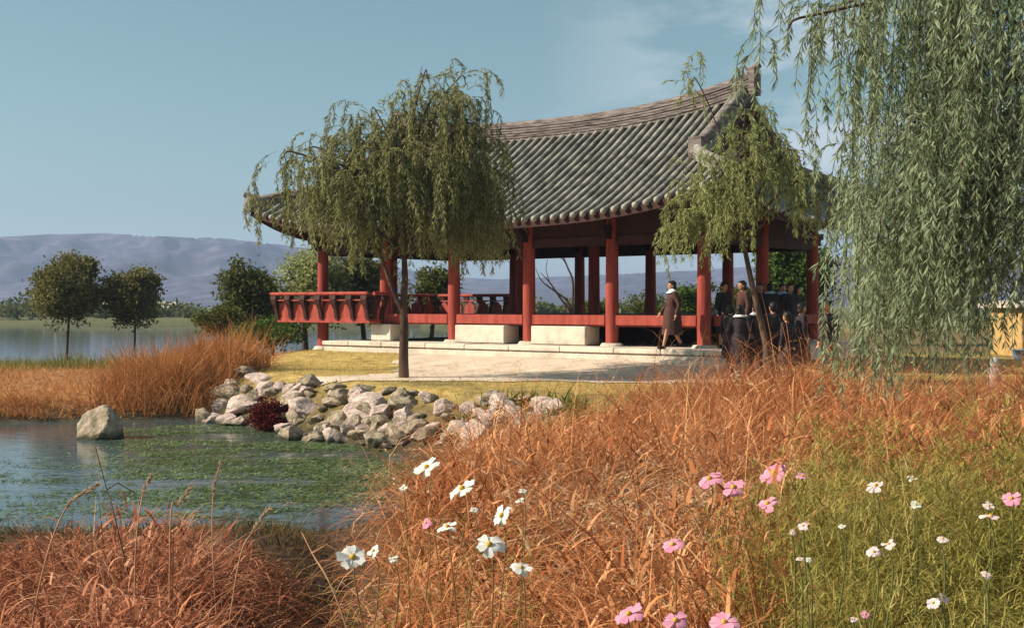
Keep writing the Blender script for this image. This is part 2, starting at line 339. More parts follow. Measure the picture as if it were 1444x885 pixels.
# water
def water_mat(name, algae):
    m, n, p, l = base_mat(name)
    p.inputs['Base Color'].default_value = (0.060, 0.088, 0.098, 1); p.inputs['Roughness'].default_value = 0.06; p.inputs['IOR'].default_value = 1.33
    p.inputs['Specular IOR Level'].default_value = 0.5
    tc = n.nodes.new('ShaderNodeTexCoord'); mp = n.nodes.new('ShaderNodeMapping'); l(tc.outputs['Object'], mp.inputs[0]); mp.inputs['Scale'].default_value = (1, 2.2, 1)
    t = n.nodes.new('ShaderNodeTexNoise'); t.inputs['Scale'].default_value = 2.6 if algae else .8; t.inputs['Detail'].default_value = 3; l(mp.outputs[0], t.inputs['Vector'])
    b = n.nodes.new('ShaderNodeBump'); b.inputs['Strength'].default_value = .22; b.inputs['Distance'].default_value = .04; l(t.outputs['Fac'], b.inputs['Height']); l(b.outputs[0], p.inputs['Normal'])
    if algae:
        at_ = n.nodes.new('ShaderNodeAttribute'); at_.attribute_name = 'weed'
        t2 = n.nodes.new('ShaderNodeTexNoise'); t2.inputs['Scale'].default_value = 1.7; t2.inputs['Detail'].default_value = 10; t2.inputs['Roughness'].default_value = .68; l(mp.outputs[0], t2.inputs['Vector'])
        ad = n.nodes.new('ShaderNodeMath'); ad.operation = 'ADD'; l(at_.outputs['Fac'], ad.inputs[0]); l(t2.outputs['Fac'], ad.inputs[1])
        r = n.nodes.new('ShaderNodeValToRGB'); r.color_ramp.elements[0].position = .50; r.color_ramp.elements[1].position = .60; l(ad.outputs[0], r.inputs[0])
        al = n.nodes.new('ShaderNodeBsdfPrincipled'); al.inputs['Roughness'].default_value = .55; al.inputs['Specular IOR Level'].default_value = .3
        t3 = n.nodes.new('ShaderNodeTexNoise'); t3.inputs['Scale'].default_value = 5; t3.inputs['Detail'].default_value = 8; l(mp.outputs[0], t3.inputs['Vector'])
        r3 = n.nodes.new('ShaderNodeValToRGB'); r3.color_ramp.elements[0].position = .35; r3.color_ramp.elements[0].color = (.028, .036, .014, 1); r3.color_ramp.elements[1].position = .72; r3.color_ramp.elements[1].color = (.07, .095, .04, 1)
        e3 = r3.color_ramp.elements.new(.55); e3.color = (.035, .045, .02, 1)
        l(t3.outputs['Fac'], r3.inputs[0]); l(r3.outputs[0], al.inputs['Base Color'])
        b3 = n.nodes.new('ShaderNodeBump'); b3.inputs['Strength'].default_value = .6; b3.inputs['Distance'].default_value = .05; l(t3.outputs['Fac'], b3.inputs['Height']); l(b3.outputs[0], al.inputs['Normal'])
        ms = n.nodes.new('ShaderNodeMixShader'); l(r.outputs[0], ms.inputs[0]); l(p.outputs[0], ms.inputs[1]); l(al.outputs[0], ms.inputs[2]); l(ms.outputs[0], n.nodes['Material Output'].inputs[0])
    return m
wx = np.linspace(-39, 2, 120); wy = np.linspace(11, 30, 80); WX, WY = np.meshgrid(wx, wy); wi = np.arange(WX.size).reshape(WX.shape)
wf = np.stack([wi[:-1, :-1], wi[:-1, 1:], wi[1:, 1:], wi[1:, :-1]], -1).reshape(-1, 4)
wme = np_mesh('pond_water', np.stack([WX, WY, np.full(WX.shape, WZ)], -1).reshape(-1, 3), wf, water_mat('pond_water', True))
u_ = WX / WY
weed = -.40 + .40 * sstep(-.36, -.24, u_) + .08 * sstep(-.27, -.17, u_) - .0 * WY
weed = np.where(WY < 21.5, np.maximum(weed, -.06 + .09 * sstep(-.3, -.2, u_)), weed)
weed = weed - .45 * np.exp(-((WY - 15.0) / 1.0) ** 2) * sstep(-.17, -.14, u_)
wa = wme.attributes.new('weed', 'FLOAT', 'POINT'); wa.data.foreach_set('value', weed.astype(np.float32).ravel())
tag(obj('pond_water', wme), 'still pond water with green floating weed', None, None, 'structure')
lb = MB(); lb.add([(-620, 47, WZ), (30, 47, WZ), (30, 166, WZ), (-620, 166, WZ)], [(0, 1, 2, 3)])
tag(lb.build('lake_water', water_mat('lake_water', False)), 'calm blue-green lake beyond the far bank', None, None, 'structure')

# hills
prof_px = [(-900, 300), (-300, 318), (0, 334), (60, 330), (150, 327), (230, 331), (300, 334), (370, 340), (440, 348), (520, 366), (620, 388), (700, 392), (800, 388), (900, 383), (1000, 378), (1120, 370), (1300, 352), (1500, 345), (1900, 330), (2400, 330)]
D0 = 1900.0
hu = np.linspace(-1.05, 1.05, 420); hy = np.linspace(950, 2300, 90); HU, HY = np.meshgrid(hu, hy); HX = HU * HY
pp = np.array(prof_px, float); Hc = np.interp(HU * FPX + 722, pp[:, 0], (430 - pp[:, 1]) / FPX * D0)
rise = sstep(950, D0, HY) ** 1.25 * np.where(HY > D0, 1 - .5 * sstep(D0, 2300, HY), 1)
n1 = 1 - np.abs(2 * fbm(HX / 190, HY / 420, 5, 31) - .94) * 1.9
HZ = Hc * rise * (0.45 + .75 * n1) + 9 * (fbm(HX / 70, HY / 90, 4, 77) - .45) * rise
app = (HZ / HY).max(0); want = np.interp(hu * FPX + 722, pp[:, 0], (430 - pp[:, 1]) / FPX) * (1 + .05 * (fbm(hu * 26, hu * 0, 4, 5) - .45))
HZ = HZ * (want / np.maximum(app, .002))[None, :] - 2.0 * sstep(1500, 950, HY)
hi_ = np.arange(HX.size).reshape(HX.shape); hf = np.stack([hi_[:-1, :-1], hi_[:-1, 1:], hi_[1:, 1:], hi_[1:, :-1]], -1).reshape(-1, 4)
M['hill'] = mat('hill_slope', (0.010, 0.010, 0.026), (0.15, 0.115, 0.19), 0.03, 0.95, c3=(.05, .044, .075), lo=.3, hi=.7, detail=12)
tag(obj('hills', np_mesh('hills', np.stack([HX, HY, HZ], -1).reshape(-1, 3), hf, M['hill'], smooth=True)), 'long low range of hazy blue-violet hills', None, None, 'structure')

# haze
hb = MB(); hb.box(-3300, 3300, -80, 4000, -5, 190)
hm = bpy.data.materials.new('haze'); hm.use_nodes = True; hn = hm.node_tree; hn.nodes.clear()
ho = hn.nodes.new('ShaderNodeOutputMaterial'); hv = hn.nodes.new('ShaderNodeVolumePrincipled'); hn.links.new(hv.outputs[0], ho.inputs['Volume'])
hv.inputs['Color'].default_value = (0.52, 0.68, 1.0, 1); hv.inputs['Density'].default_value = 0.00030; hv.inputs['Anisotropy'].default_value = 0.1
tag(hb.build('haze', hm), 'thin blue haze in the air', None, None, 'stuff')

# ------------------------------------------------------------------ pavilion
TH = math.atan2(1.64, 2.10); BAY = 2.664
PC = (1.32, 36.54, 0.0)
pav = empty('pavilion', PC, -TH)
tag(pav, 'open red-columned wooden pavilion with a curved grey tiled hip-and-gable roof by the pond', 'pavilion')
ca_, sa_ = math.cos(-TH), math.sin(-TH)
def PW(x, y, z=0): return Vector((PC[0] + ca_ * x - sa_ * y, PC[1] + sa_ * x + ca_ * y, z))
HL, HD, OV = 6.66, 3.1, 1.55
LA, LT, GA = HL + OV, HD + OV, 6.05
PZT, FLZ, LINZ, EZ = 0.55, 1.33, 3.13, 3.72
def fz(d): return 0.50 * d + 0.024 * d * d
def lift_front(ax, d):
    s = d / LT; return (1 - s) * .78 * (ax / LA) ** 3.5 + s * .50 * (ax / GA) ** 2.5
def z_front(x, d): return EZ + fz(d) + lift_front(abs(x), d)
def z_side(y, d):
    den = max(LT - d, .2); return EZ + fz(d) + lift_front(LA - d, d) * min(1, (abs(y) / den)) ** 3
def z_roof(x, y):
    df = LT - abs(y); ds = LA - abs(x)
    if abs(x) <= GA or df <= ds: return z_front(x, df)
    return z_side(y, ds)

roof = MB()           # tile beds (0), tile rows (1), pale row ends (2)
def strip_surface(mb, fn, a0, a1, na, dmax, nd, mi):
    for i in range(na):
        xa, xb = a0 + (a1 - a0) * i / na, a0 + (a1 - a0) * (i + 1) / na
        vs = []
        for j in range(nd + 1):
            for x in (xa, xb):
                d = dmax(x) * j / nd; vs.append(fn(x, d))
        mb.add(vs, [(2 * j, 2 * j + 1, 2 * j + 3, 2 * j + 2) for j in range(nd)], mi, True)
def dmax_front(x): return LT if abs(x) <= GA + .25 else max(LA - abs(x), 0.001)
def dmax_side(y): return min(LA - GA + .1, max(LT - abs(y), .001))
for sgn in (-1, 1):
    ff = lambda x, d: (x, sgn * (LT - d), z_front(x, d))
    strip_surface(roof, ff, -GA - .249, GA + .249, 44, lambda x: LT, 10, 0)
    for s2 in (-1, 1):
        strip_surface(roof, ff, s2 * (GA + .251), s2 * LA, 12, lambda x: max(LA - abs(x), .001), 6, 0)
    fs_ = lambda y, d: (sgn * (LA - d), y, z_side(y, d))
    strip_surface(roof, fs_, -LT, LT, 40, dmax_side, 6, 0)
sp = 0.30
nrow = int(2 * LA / sp)
for sgn in (-1, 1):
    for i in range(nrow + 1):
        x = -LA + (2 * LA - nrow * sp) / 2 + i * sp
        dm = dmax_front(x)
        if dm < .25: continue
        jit = random.uniform(-.012, .012)
        pts = []; nseg = max(3, int(dm / .33))
        for j in range(nseg + 1):
            d = -.05 + (dm + .05) * j / nseg
            pts.append((x + jit * math.sin(j), sgn * (LT - d), z_front(x, max(d, 0)) + .035))
        rad = [.085 - .010 * (j % 2) for j in range(len(pts))]
        roof.tube(pts, rad, 8, 1)
        e = Vector(pts[0]); roof.ball((e.x, e.y + sgn * .012, e.z), .080, 8, 2)
    nr2 = int(2 * LT / sp)
    for i in range(nr2 + 1):
        y = -LT + (2 * LT - nr2 * sp) / 2 + i * sp
        dm = dmax_side(y)
        if dm < .25: continue
        nseg = max(3, int(dm / .33)); pts = []
        for j in range(nseg + 1):
            d = -.05 + (dm + .05) * j / nseg
            pts.append((sgn * (LA - d), y, z_side(y, max(d, 0)) + .035))
        roof.tube(pts, [.085 - .010 * (j % 2) for j in range(len(pts))], 8, 1)
        e = Vector(pts[0]); roof.ball((e.x + sgn * .012, e.y, e.z), .080, 8, 2)
roof_o = roof.build('roof', [M['tilebed'], M['tile'], M['tileend']], pav)
# soffit boards under the tiles, with the eave fascia
deck = MB()
TK = .13
for sgn in (-1, 1):
    ff = lambda x, d: (x, sgn * (LT - d - .02 * (d == 0)), z_front(x, d) - TK)
    strip_surface(deck, ff, -LA, LA, 40, lambda x: min(LT, max(LA - abs(x), .001)), 8, 0)
    fs_ = lambda y, d: (sgn * (LA - d), y, z_side(y, d) - TK)
    strip_surface(deck, fs_, -LT, LT, 40, lambda y: max(min(LA - GA, LT - abs(y)), .001), 5, 0)
    n = 60
    vs = []
    for i in range(n + 1):
        x = -LA + 2 * LA * i / n; vs += [(x, sgn * (LT + .006), z_front(x, 0) - TK - .03), (x, sgn * (LT + .006), z_front(x, 0) + .02)]
    deck.add(vs, [(2 * i, 2 * i + 2, 2 * i + 3, 2 * i + 1) for i in range(n)], 0)
    vs = []
    for i in range(n + 1):
        y = -LT + 2 * LT * i / n; vs += [(sgn * (LA + .006), y, z_side(y, 0) - TK - .03), (sgn * (LA + .006), y, z_side(y, 0) + .02)]
    deck.add(vs, [(2 * i, 2 * i + 2, 2 * i + 3, 2 * i + 1) for i in range(n)], 0)
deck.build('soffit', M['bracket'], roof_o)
# main ridge: stacked courses sweeping up at both ends
def ridge_wall(pts, h, w, courses=5, flare=0.0):
    mb = MB(); n = len(pts)
    for c in range(courses):
        z0 = h * c / courses; z1 = h * (c + 1) / courses - .018; ww = w * (1.0 if c % 2 else .86)
        vs = []
        for i, p in enumerate(pts):
            t = (Vector(pts[min(i + 1, n - 1)]) - Vector(pts[max(i - 1, 0)])); t.z = 0; t.normalize(); s = Vector((-t.y, t.x, 0)) * ww / 2
            for q, z in ((s, z0), (-s, z0), (-s, z1), (s, z1)): vs.append(Vector(p) + q + Vector((0, 0, z)))
        fs = []
        for i in range(n - 1):
            for k in range(4): fs.append((4 * i + k, 4 * i + (k + 1) % 4, 4 * i + 4 + (k + 1) % 4, 4 * i + 4 + k))
        fs += [(3, 2, 1, 0), (4 * n - 4, 4 * n - 3, 4 * n - 2, 4 * n - 1)]
        mb.add(vs, fs)
    top = [Vector(p) + Vector((0, 0, h + .01)) for p in pts]
    mb.tube(top, w * .42, 8)
    return mb
rp = [(x, 0, z_front(x, LT) - .03 + .06 * (abs(x) / GA) ** 4) for x in np.linspace(-GA - .3, GA + .3, 29)]
rm = ridge_wall(rp, .46, .30, 6)
for s2 in (-1, 1):                                       # end tiles
    e = Vector(rp[-1 if s2 > 0 else 0]); rm.box(e.x - .08 + s2 * .08, e.x + .08 + s2 * .08, -.2, .2, e.z - .05, e.z + .62)
    rm.tube([(e.x - s2 * .1, 0, e.z + .55), (e.x + s2 * .22, 0, e.z + .74)], [.14, .09], 8)
rm.build('main_ridge', M['ridge'], roof_o)
HX0 = LT - (LA - GA)                                      # |y| where the hips start
for sx in (-1, 1):
    for sy in (-1, 1):
        pts = []
        for j in range(9):
            y = sy * (.12 + (HX0 - .12) * j / 8); pts.append((sx * (GA + .12), y, z_front(GA, LT - abs(y)) + .0))
        dm = ridge_wall(pts, .30, .26, 3)
        e = Vector(pts[-1]); dm.box(e.x - .18, e.x + .18, e.y - .1 + sy * .12, e.y + .1 + sy * .12, e.z - .05, e.z + .48)
        dm.ball((e.x, e.y + sy * .2, e.z + .1), (.13, .12, .13), 8)
        dm.build('descending_ridge', M['ridge'], roof_o)
        pts = []
        for j in range(9):
            d = (LA - GA) * (1 - j / 8); x = sx * (LA - d); y = sy * (LT - d); pts.append((x, y, z_front(x, d) + .02 + .05 * (j / 8) ** 3))
        hm_ = ridge_wall(pts, .24, .26, 3)
        e = Vector(pts[-1]); hm_.box(e.x - .13, e.x + .13, e.y - .13, e.y + .13, e.z - .12, e.z + .36)
        hm_.tube([e + Vector((-sx * .1, -sy * .1, .3)), e + Vector((sx * .14, sy * .14, .42))], [.12, .08], 8)
        hm_.build('hip_ridge', M['tile'] , roof_o)
    g = MB()                                              # gable wall, set in from the verge
    gx0 = sx * (GA - .12); yy = HX0 - .15
    nn = 10; ys = [-yy + 2 * yy * i / nn for i in range(nn + 1)]
    zb = z_side(0, LA - GA) - .25
    vs = []
    for y in ys: vs += [(gx0, y, zb), (gx0, y, max(zb + .02, z_front(GA, LT - abs(y)) - .1))]
    g.add(vs, [(2 * i, 2 * i + 2, 2 * i + 3, 2 * i + 1) for i in range(nn)])
    for sy in (-1, 1):                                    # bargeboards
        vs = []
        for i in range(9):
            y = sy * (HX0 - .1) * i / 8; z = z_front(GA, LT - abs(y)); vs += [(sx * (GA + .255), y, z - .30), (sx * (GA + .255), y, z - .012), (sx * (GA + .20), y, z - .012), (sx * (GA + .20), y, z - .30)]
        g.add(vs, [(4 * i + k, 4 * i + (k + 1) % 4, 4 * i + 4 + (k + 1) % 4, 4 * i + 4 + k) for i in range(8) for k in range(4)])
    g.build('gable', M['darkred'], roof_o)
# rafters under the eaves
def rafter(p0, p1):
    m = MB(); m.tube([p0, p1], .058, 7); m.build('rafter', M['bracket'], roof_o)
for i in range(34):
    x = -HL - .9 + (2 * HL + 1.8) * i / 33
    d1 = min(2.3, LA - abs(x))
    rafter((x, -(LT - .12), z_front(x, .12) - TK - .062), (x, -(LT - d1), z_front(x, d1) - TK - .07))
for sgn in (1, -1):
    for i in range(18):
        y = -LT + .6 + (2 * LT - 1.2) * i / 17; d1 = min(2.0, LT - abs(y))
        if d1 < .5: continue
        rafter((sgn * (LA - .12), y, z_side(y, .12) - TK - .062), (sgn * (LA - d1), y, z_side(y, d1) - TK - .07))
# columns
cols = [(HL - BAY * k, -HD) for k in range(6)] + [(HL - BAY * k, HD) for k in range(6)] + [(HL, 0), (HL - 2 * BAY, 0), (HL - 3 * BAY, 0), (-HL, 0)]
def ground_under(x, y):
    w = PW(x, y); return ghp(w.x, w.y)
for (x, y) in cols:
    far = x < -HL + BAY * .5
    zb = PZT if not far else 0.26
    c = MB(); top = min(z_front(x, HD * 0 + OV) - TK - .1 if abs(y) > 1 else 4.6, 4.7)
    c.lathe([(.168, zb + .08), (.173, zb + .8), (.168, 2.2), (.15, top)], 16)
    for q in range(len(c.v)): pass
    co = c.build('column', M['red'], pav); co.location = (x, y, 0)
    b = MB(); b.lathe([(.33, zb - .12), (.33, zb - .02), (.26, zb + .08), (.0, zb + .085)], 12)
    bo = b.build('base_stone', M['stone'], co)
    br = MB(); br.box(-.09, .09, -.55, .55, 3.45, 3.62); br.box(-.07, .07, -.42, .42, 3.28, 3.447)
    bo = br.build('bracket', M['bracket'], co)
    if abs(y) < 1: bpy.data.objects.remove(bo)
# lintels and upper panels (closed dark band under the eaves)
def bay_line(p, q, mbn):
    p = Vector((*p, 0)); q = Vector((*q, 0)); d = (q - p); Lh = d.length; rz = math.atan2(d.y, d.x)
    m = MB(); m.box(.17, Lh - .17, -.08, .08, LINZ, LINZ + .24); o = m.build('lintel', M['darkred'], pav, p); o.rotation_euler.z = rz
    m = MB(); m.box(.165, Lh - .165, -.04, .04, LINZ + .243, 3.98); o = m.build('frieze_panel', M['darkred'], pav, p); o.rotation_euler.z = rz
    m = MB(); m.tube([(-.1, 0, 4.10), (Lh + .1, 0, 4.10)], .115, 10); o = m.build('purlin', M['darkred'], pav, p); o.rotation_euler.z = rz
for k in range(5):
    for y in (-HD, HD): bay_line((HL - BAY * (k + 1), y), (HL - BAY * k, y), 0)
for x in (HL, -HL):
    for a, b in ((-HD, 0), (0, HD)): bay_line((x, a), (x, b), 0)
for k in (0, 1, 2, 3, 4, 5):
    m = MB(); m.box(-.1, .1, -HD + .18, HD - .18, 3.45, 3.75); m.build('cross_beam', M['darkred'], pav, (HL - BAY * k, 0, 0))
# floor
X4 = HL - BAY * 4; BX0 = -HL - 1.35; BY = HD + .62
fl = MB(); fl.box(X4, HL + .16, -HD - .02, HD + .02, FLZ - .09, FLZ); fl.box(BX0, X4 - .003, -BY, BY, FLZ - .16, FLZ - .04)
fl.build('floor', M['darkred'], pav)
for k in range(4):
    m = MB(); m.box(HL - BAY * (k + 1) + .17, HL - BAY * k - .17, -HD - .10, -HD - .023, FLZ - .24, FLZ + .012); m.box(HL - BAY * (k + 1) + .17, HL - BAY * k - .17, -HD - .018, -HD + .06, FLZ - .28, FLZ - .093)
    bevel(m.build('floor_beam', M['red'], pav), .008)
    m = MB(); m.box(HL - BAY * (k + 1) + .17, HL - BAY * k - .17, HD + .023, HD + .10, FLZ - .24, FLZ + .012)
    m.build('floor_beam', M['red'], pav)
for a, b in ((-HD, 0), (0, HD)):
    m = MB(); m.box(HL + .163, HL + .24, a + .17, b - .17, FLZ - .24, FLZ + .012); m.build('floor_beam', M['red'], pav)
# added dark wall standing in for the underfloor shade behind the right bays
m = MB(); m.box(X4 + 1.2, HL - .3, .25, .45, PZT - .02, FLZ - .1); m.build('underfloor_shade_wall', M['bracket'], pav)
# railing round the projecting end
def railing(p, q, n, nm):
    p = Vector((*p, 0)); q = Vector((*q, 0)); d = q - p; Lr = d.length; rz = math.atan2(d.y, d.x)
    e = empty(nm); e.parent = pav; e.location = (p.x, p.y, FLZ - .16); e.rotation_euler.z = rz
    # local: x along, -y outward, z up from the floor edge
    m = MB(); m.box(0, Lr, -.05, .05, -.10, .05); bevel(m.build('bottom_rail', M['red'], e), .01)
    w = Lr / n
    for i in range(n):
        x0, x1 = i * w + .07, (i + 1) * w - .07; xm = (x0 + x1) / 2
        m = MB()                                         # panel with an arched head, leaning slightly outward
        prof = [(x0, .052), (x1, .052)]
        prof += [(x1 - .02, .40), (x1 - .12, .47)] + [(xm + (x1 - x0) * .18 * math.cos(a), .50 + .05 * math.sin(a)) for a in np.linspace(0, math.pi, 6)] + [(x0 + .12, .47), (x0 + .02, .40)]
        def lean(z): return -.02 - .10 * z
        nn = len(prof)
        vs = [(x, lean(z) - .015, z) for x, z in prof] + [(x, lean(z) + .015, z) for x, z in prof]
        m.add(vs, [tuple(range(nn)), tuple(range(2 * nn - 1, nn - 1, -1))] + [(j, nn + j, nn + (j + 1) % nn, (j + 1) % nn) for j in range(nn)])
        m.build('panel', M['red'], e)
    for i in range(n + 1):
        x = min(max(i * w, .05), Lr - .05)
        m = MB()                                         # curved bracket carrying the handrail
        pts = [(-.06, 0, .085), (-.10, .14, .085), (-.13, .30, .08), (-.20, .46, .11), (-.24, .60, .15), (-.22, .72, .16)]
        vs = []
        for yy, zz, hw in pts: vs += [(x - hw * .75, yy - .035, zz), (x + hw * .75, yy - .035, zz), (x + hw * .75, yy + .045, zz), (x - hw * .75, yy + .045, zz)]
        nn = len(pts)
        m.add(vs, [(4 * j + k, 4 * j + (k + 1) % 4, 4 * j + 4 + (k + 1) % 4, 4 * j + 4 + k) for j in range(nn - 1) for k in range(4)] + [(3, 2, 1, 0), (4 * nn - 4, 4 * nn - 3, 4 * nn - 2, 4 * nn - 1)])
        m.build('bracket', M['bracket'], e)
    m = MB(); m.tube([(-.10, -.22, .77), (Lr + .10, -.22, .77)], .055, 8); m.box(0, Lr, -.20, -.14, .56, .60); m.build('handrail', M['red'], e)
railing((BX0, -BY), (X4, -BY), 6, 'railing')
railing((BX0, BY), (BX0, -BY), 11, 'railing')
railing((X4, -BY), (X4, -HD - .2), 1, 'railing')
railing((HL - BAY * 4.15, BY), (BX0, BY), 6, 'railing')

# stone platform, corner steps and blocks in front of the floor
pl = empty('stone_platform', PC, -TH)
tag(pl, 'long pale stone platform carrying the red columns of the pavilion', 'platform')
PX0, PX1, PY0, PY1 = -HL + 1.25, HL + 1.25, -HD - 1.15, HD + 1.1
m = MB(); m.box(PX0, PX1, PY0, PY1, -.5, PZT - .13); bevel(m.build('retaining_face', M['stone'], pl), .03)
x = PX0 - .04; i = 0
while x < PX1 - .4:
    w = random.uniform(1.1, 1.7); w = min(w, PX1 + .04 - x)
    m = MB(); m.box(x + .006, x + w - .006, PY0 - .05, PY0 + .8, PZT - .125, PZT + random.uniform(-.01, .012)); bevel(m.build('edge_slab', M['stone'], pl), .025); x += w
m = MB(); m.box(PX0 + .01, PX1 - .01, PY0 + .806, PY1, PZT - .125, PZT - .004); m.build('paving', M['stone'], pl)
for k in (0, 1):
    m = MB(); m.box(PX1 - 1.5 + k * .1, PX1 + .35 + k * .3, PY0 - .55 - k * .4, PY0 - .06 - k * .47, -.4, .32 - k * .20)
    o = bevel(m.build('stone_step', M['stone'], None, PC), .035, 3); o.rotation_euler.z = -TH
    tag(o, ['flat pale stone step against the near corner of the platform', 'lower pale stone step at the near corner beside the dry grass'][k], 'step', 'stone steps at the platform corner')
for k, lab in ((3, 'pale stone block under the floor between the two left sunlit columns'), (2, 'pale stone block under the floor between the two middle sunlit columns'), (4, 'short pale stone block below the balcony end behind the leaning trunk')):
    xl = HL - BAY * k
    x0, x1 = (xl + .30, xl + 2.05) if k < 4 else (xl - .3, xl + .5)
    m = MB(); m.box(x0, x1, -HD - .32, -HD + .35, PZT + .014, PZT + .50)
    o = bevel(m.build('stone_block', M['stone'], None, PC), .03, 3); o.rotation_euler.z = -TH
    tag(o, lab, 'stone block', 'stone blocks under the floor edge')

# ------------------------------------------------------------------ rocks
def rock_mesh(seed, angular=True):
    r = random.Random(seed); bm = bmesh.new(); bmesh.ops.create_icosphere(bm, subdivisions=4, radius=1)
    pl_ = []
    for i in range(11):
        n = Vector((r.gauss(0, 1), r.gauss(0, 1), r.gauss(0, .8))).normalized(); pl_.append((n, r.uniform(.52, .86)))
    from mathutils import noise
    off = Vector((r.uniform(0, 90), r.uniform(0, 90), r.uniform(0, 90)))
    for v in bm.verts:
        c = v.co.copy()
        for n, d in pl_:
            e = c.dot(n) - d
            if e > 0: c -= n * e
        c += v.co * (.10 * noise.noise(c * 1.7 + off) + .05 * noise.noise(c * 4 + off) + .02 * noise.noise(c * 9 + off))
        v.co = c
    me = bpy.data.meshes.new('rock'); bm.to_mesh(me); bm.free()
    for p in me.polygons: p.use_smooth = True
    try: me.set_sharp_from_angle(angle=R(24))
    except Exception: pass
    return me
for mt in (M['rock'], M['mossrock']):                       # damp, slimy foot near the waterline
    n = mt.node_tree; p = n.nodes['Principled BSDF']; src = p.inputs['Base Color'].links[0].from_socket
    ge = n.nodes.new('ShaderNodeNewGeometry'); sp_ = n.nodes.new('ShaderNodeSeparateXYZ'); n.links.new(ge.outputs['Position'], sp_.inputs[0])
    nn_ = n.nodes.new('ShaderNodeTexNoise'); nn_.inputs['Scale'].default_value = 3; n.links.new(ge.outputs['Position'], nn_.inputs['Vector'])
    ad = n.nodes.new('ShaderNodeMath'); ad.operation = 'MULTIPLY_ADD'; ad.inputs[1].default_value = .35; n.links.new(nn_.outputs['Fac'], ad.inputs[0]); n.links.new(sp_.outputs['Z'], ad.inputs[2])
    mr_ = n.nodes.new('ShaderNodeMapRange'); mr_.inputs['From Min'].default_value = -.80; mr_.inputs['From Max'].default_value = -.68; n.links.new(ad.outputs[0], mr_.inputs['Value'])
    mx_ = n.nodes.new('ShaderNodeMix'); mx_.data_type = 'RGBA'; mx_.inputs['A'].default_value = (.06, .058, .032, 1); n.links.new(src, mx_.inputs['B']); n.links.new(mr_.outputs[0], mx_.inputs['Factor']); n.links.new(mx_.outputs['Result'], p.inputs['Base Color'])
rock_pale = []; rock_moss = []
for i in range(7):
    me = rock_mesh(100 + i); me.materials.append(M['rock']); rock_pale.append(me)
for i in range(5):
    me = rock_mesh(200 + i); me.materials.append(M['mossrock']); rock_moss.append(me)
def ray_ground(px, py, y0=14.0, y1=60.0):
    Ys = np.arange(y0, y1, .04); X = (px - 722) / FPX * Ys; Z = CAMZ + (430 - py) / FPX * Ys
    h = np.maximum(gh(X, Ys), WZ - .15); k = np.argmax(Z <= h)
    return float(X[k]), float(Ys[k]), float(h[k])
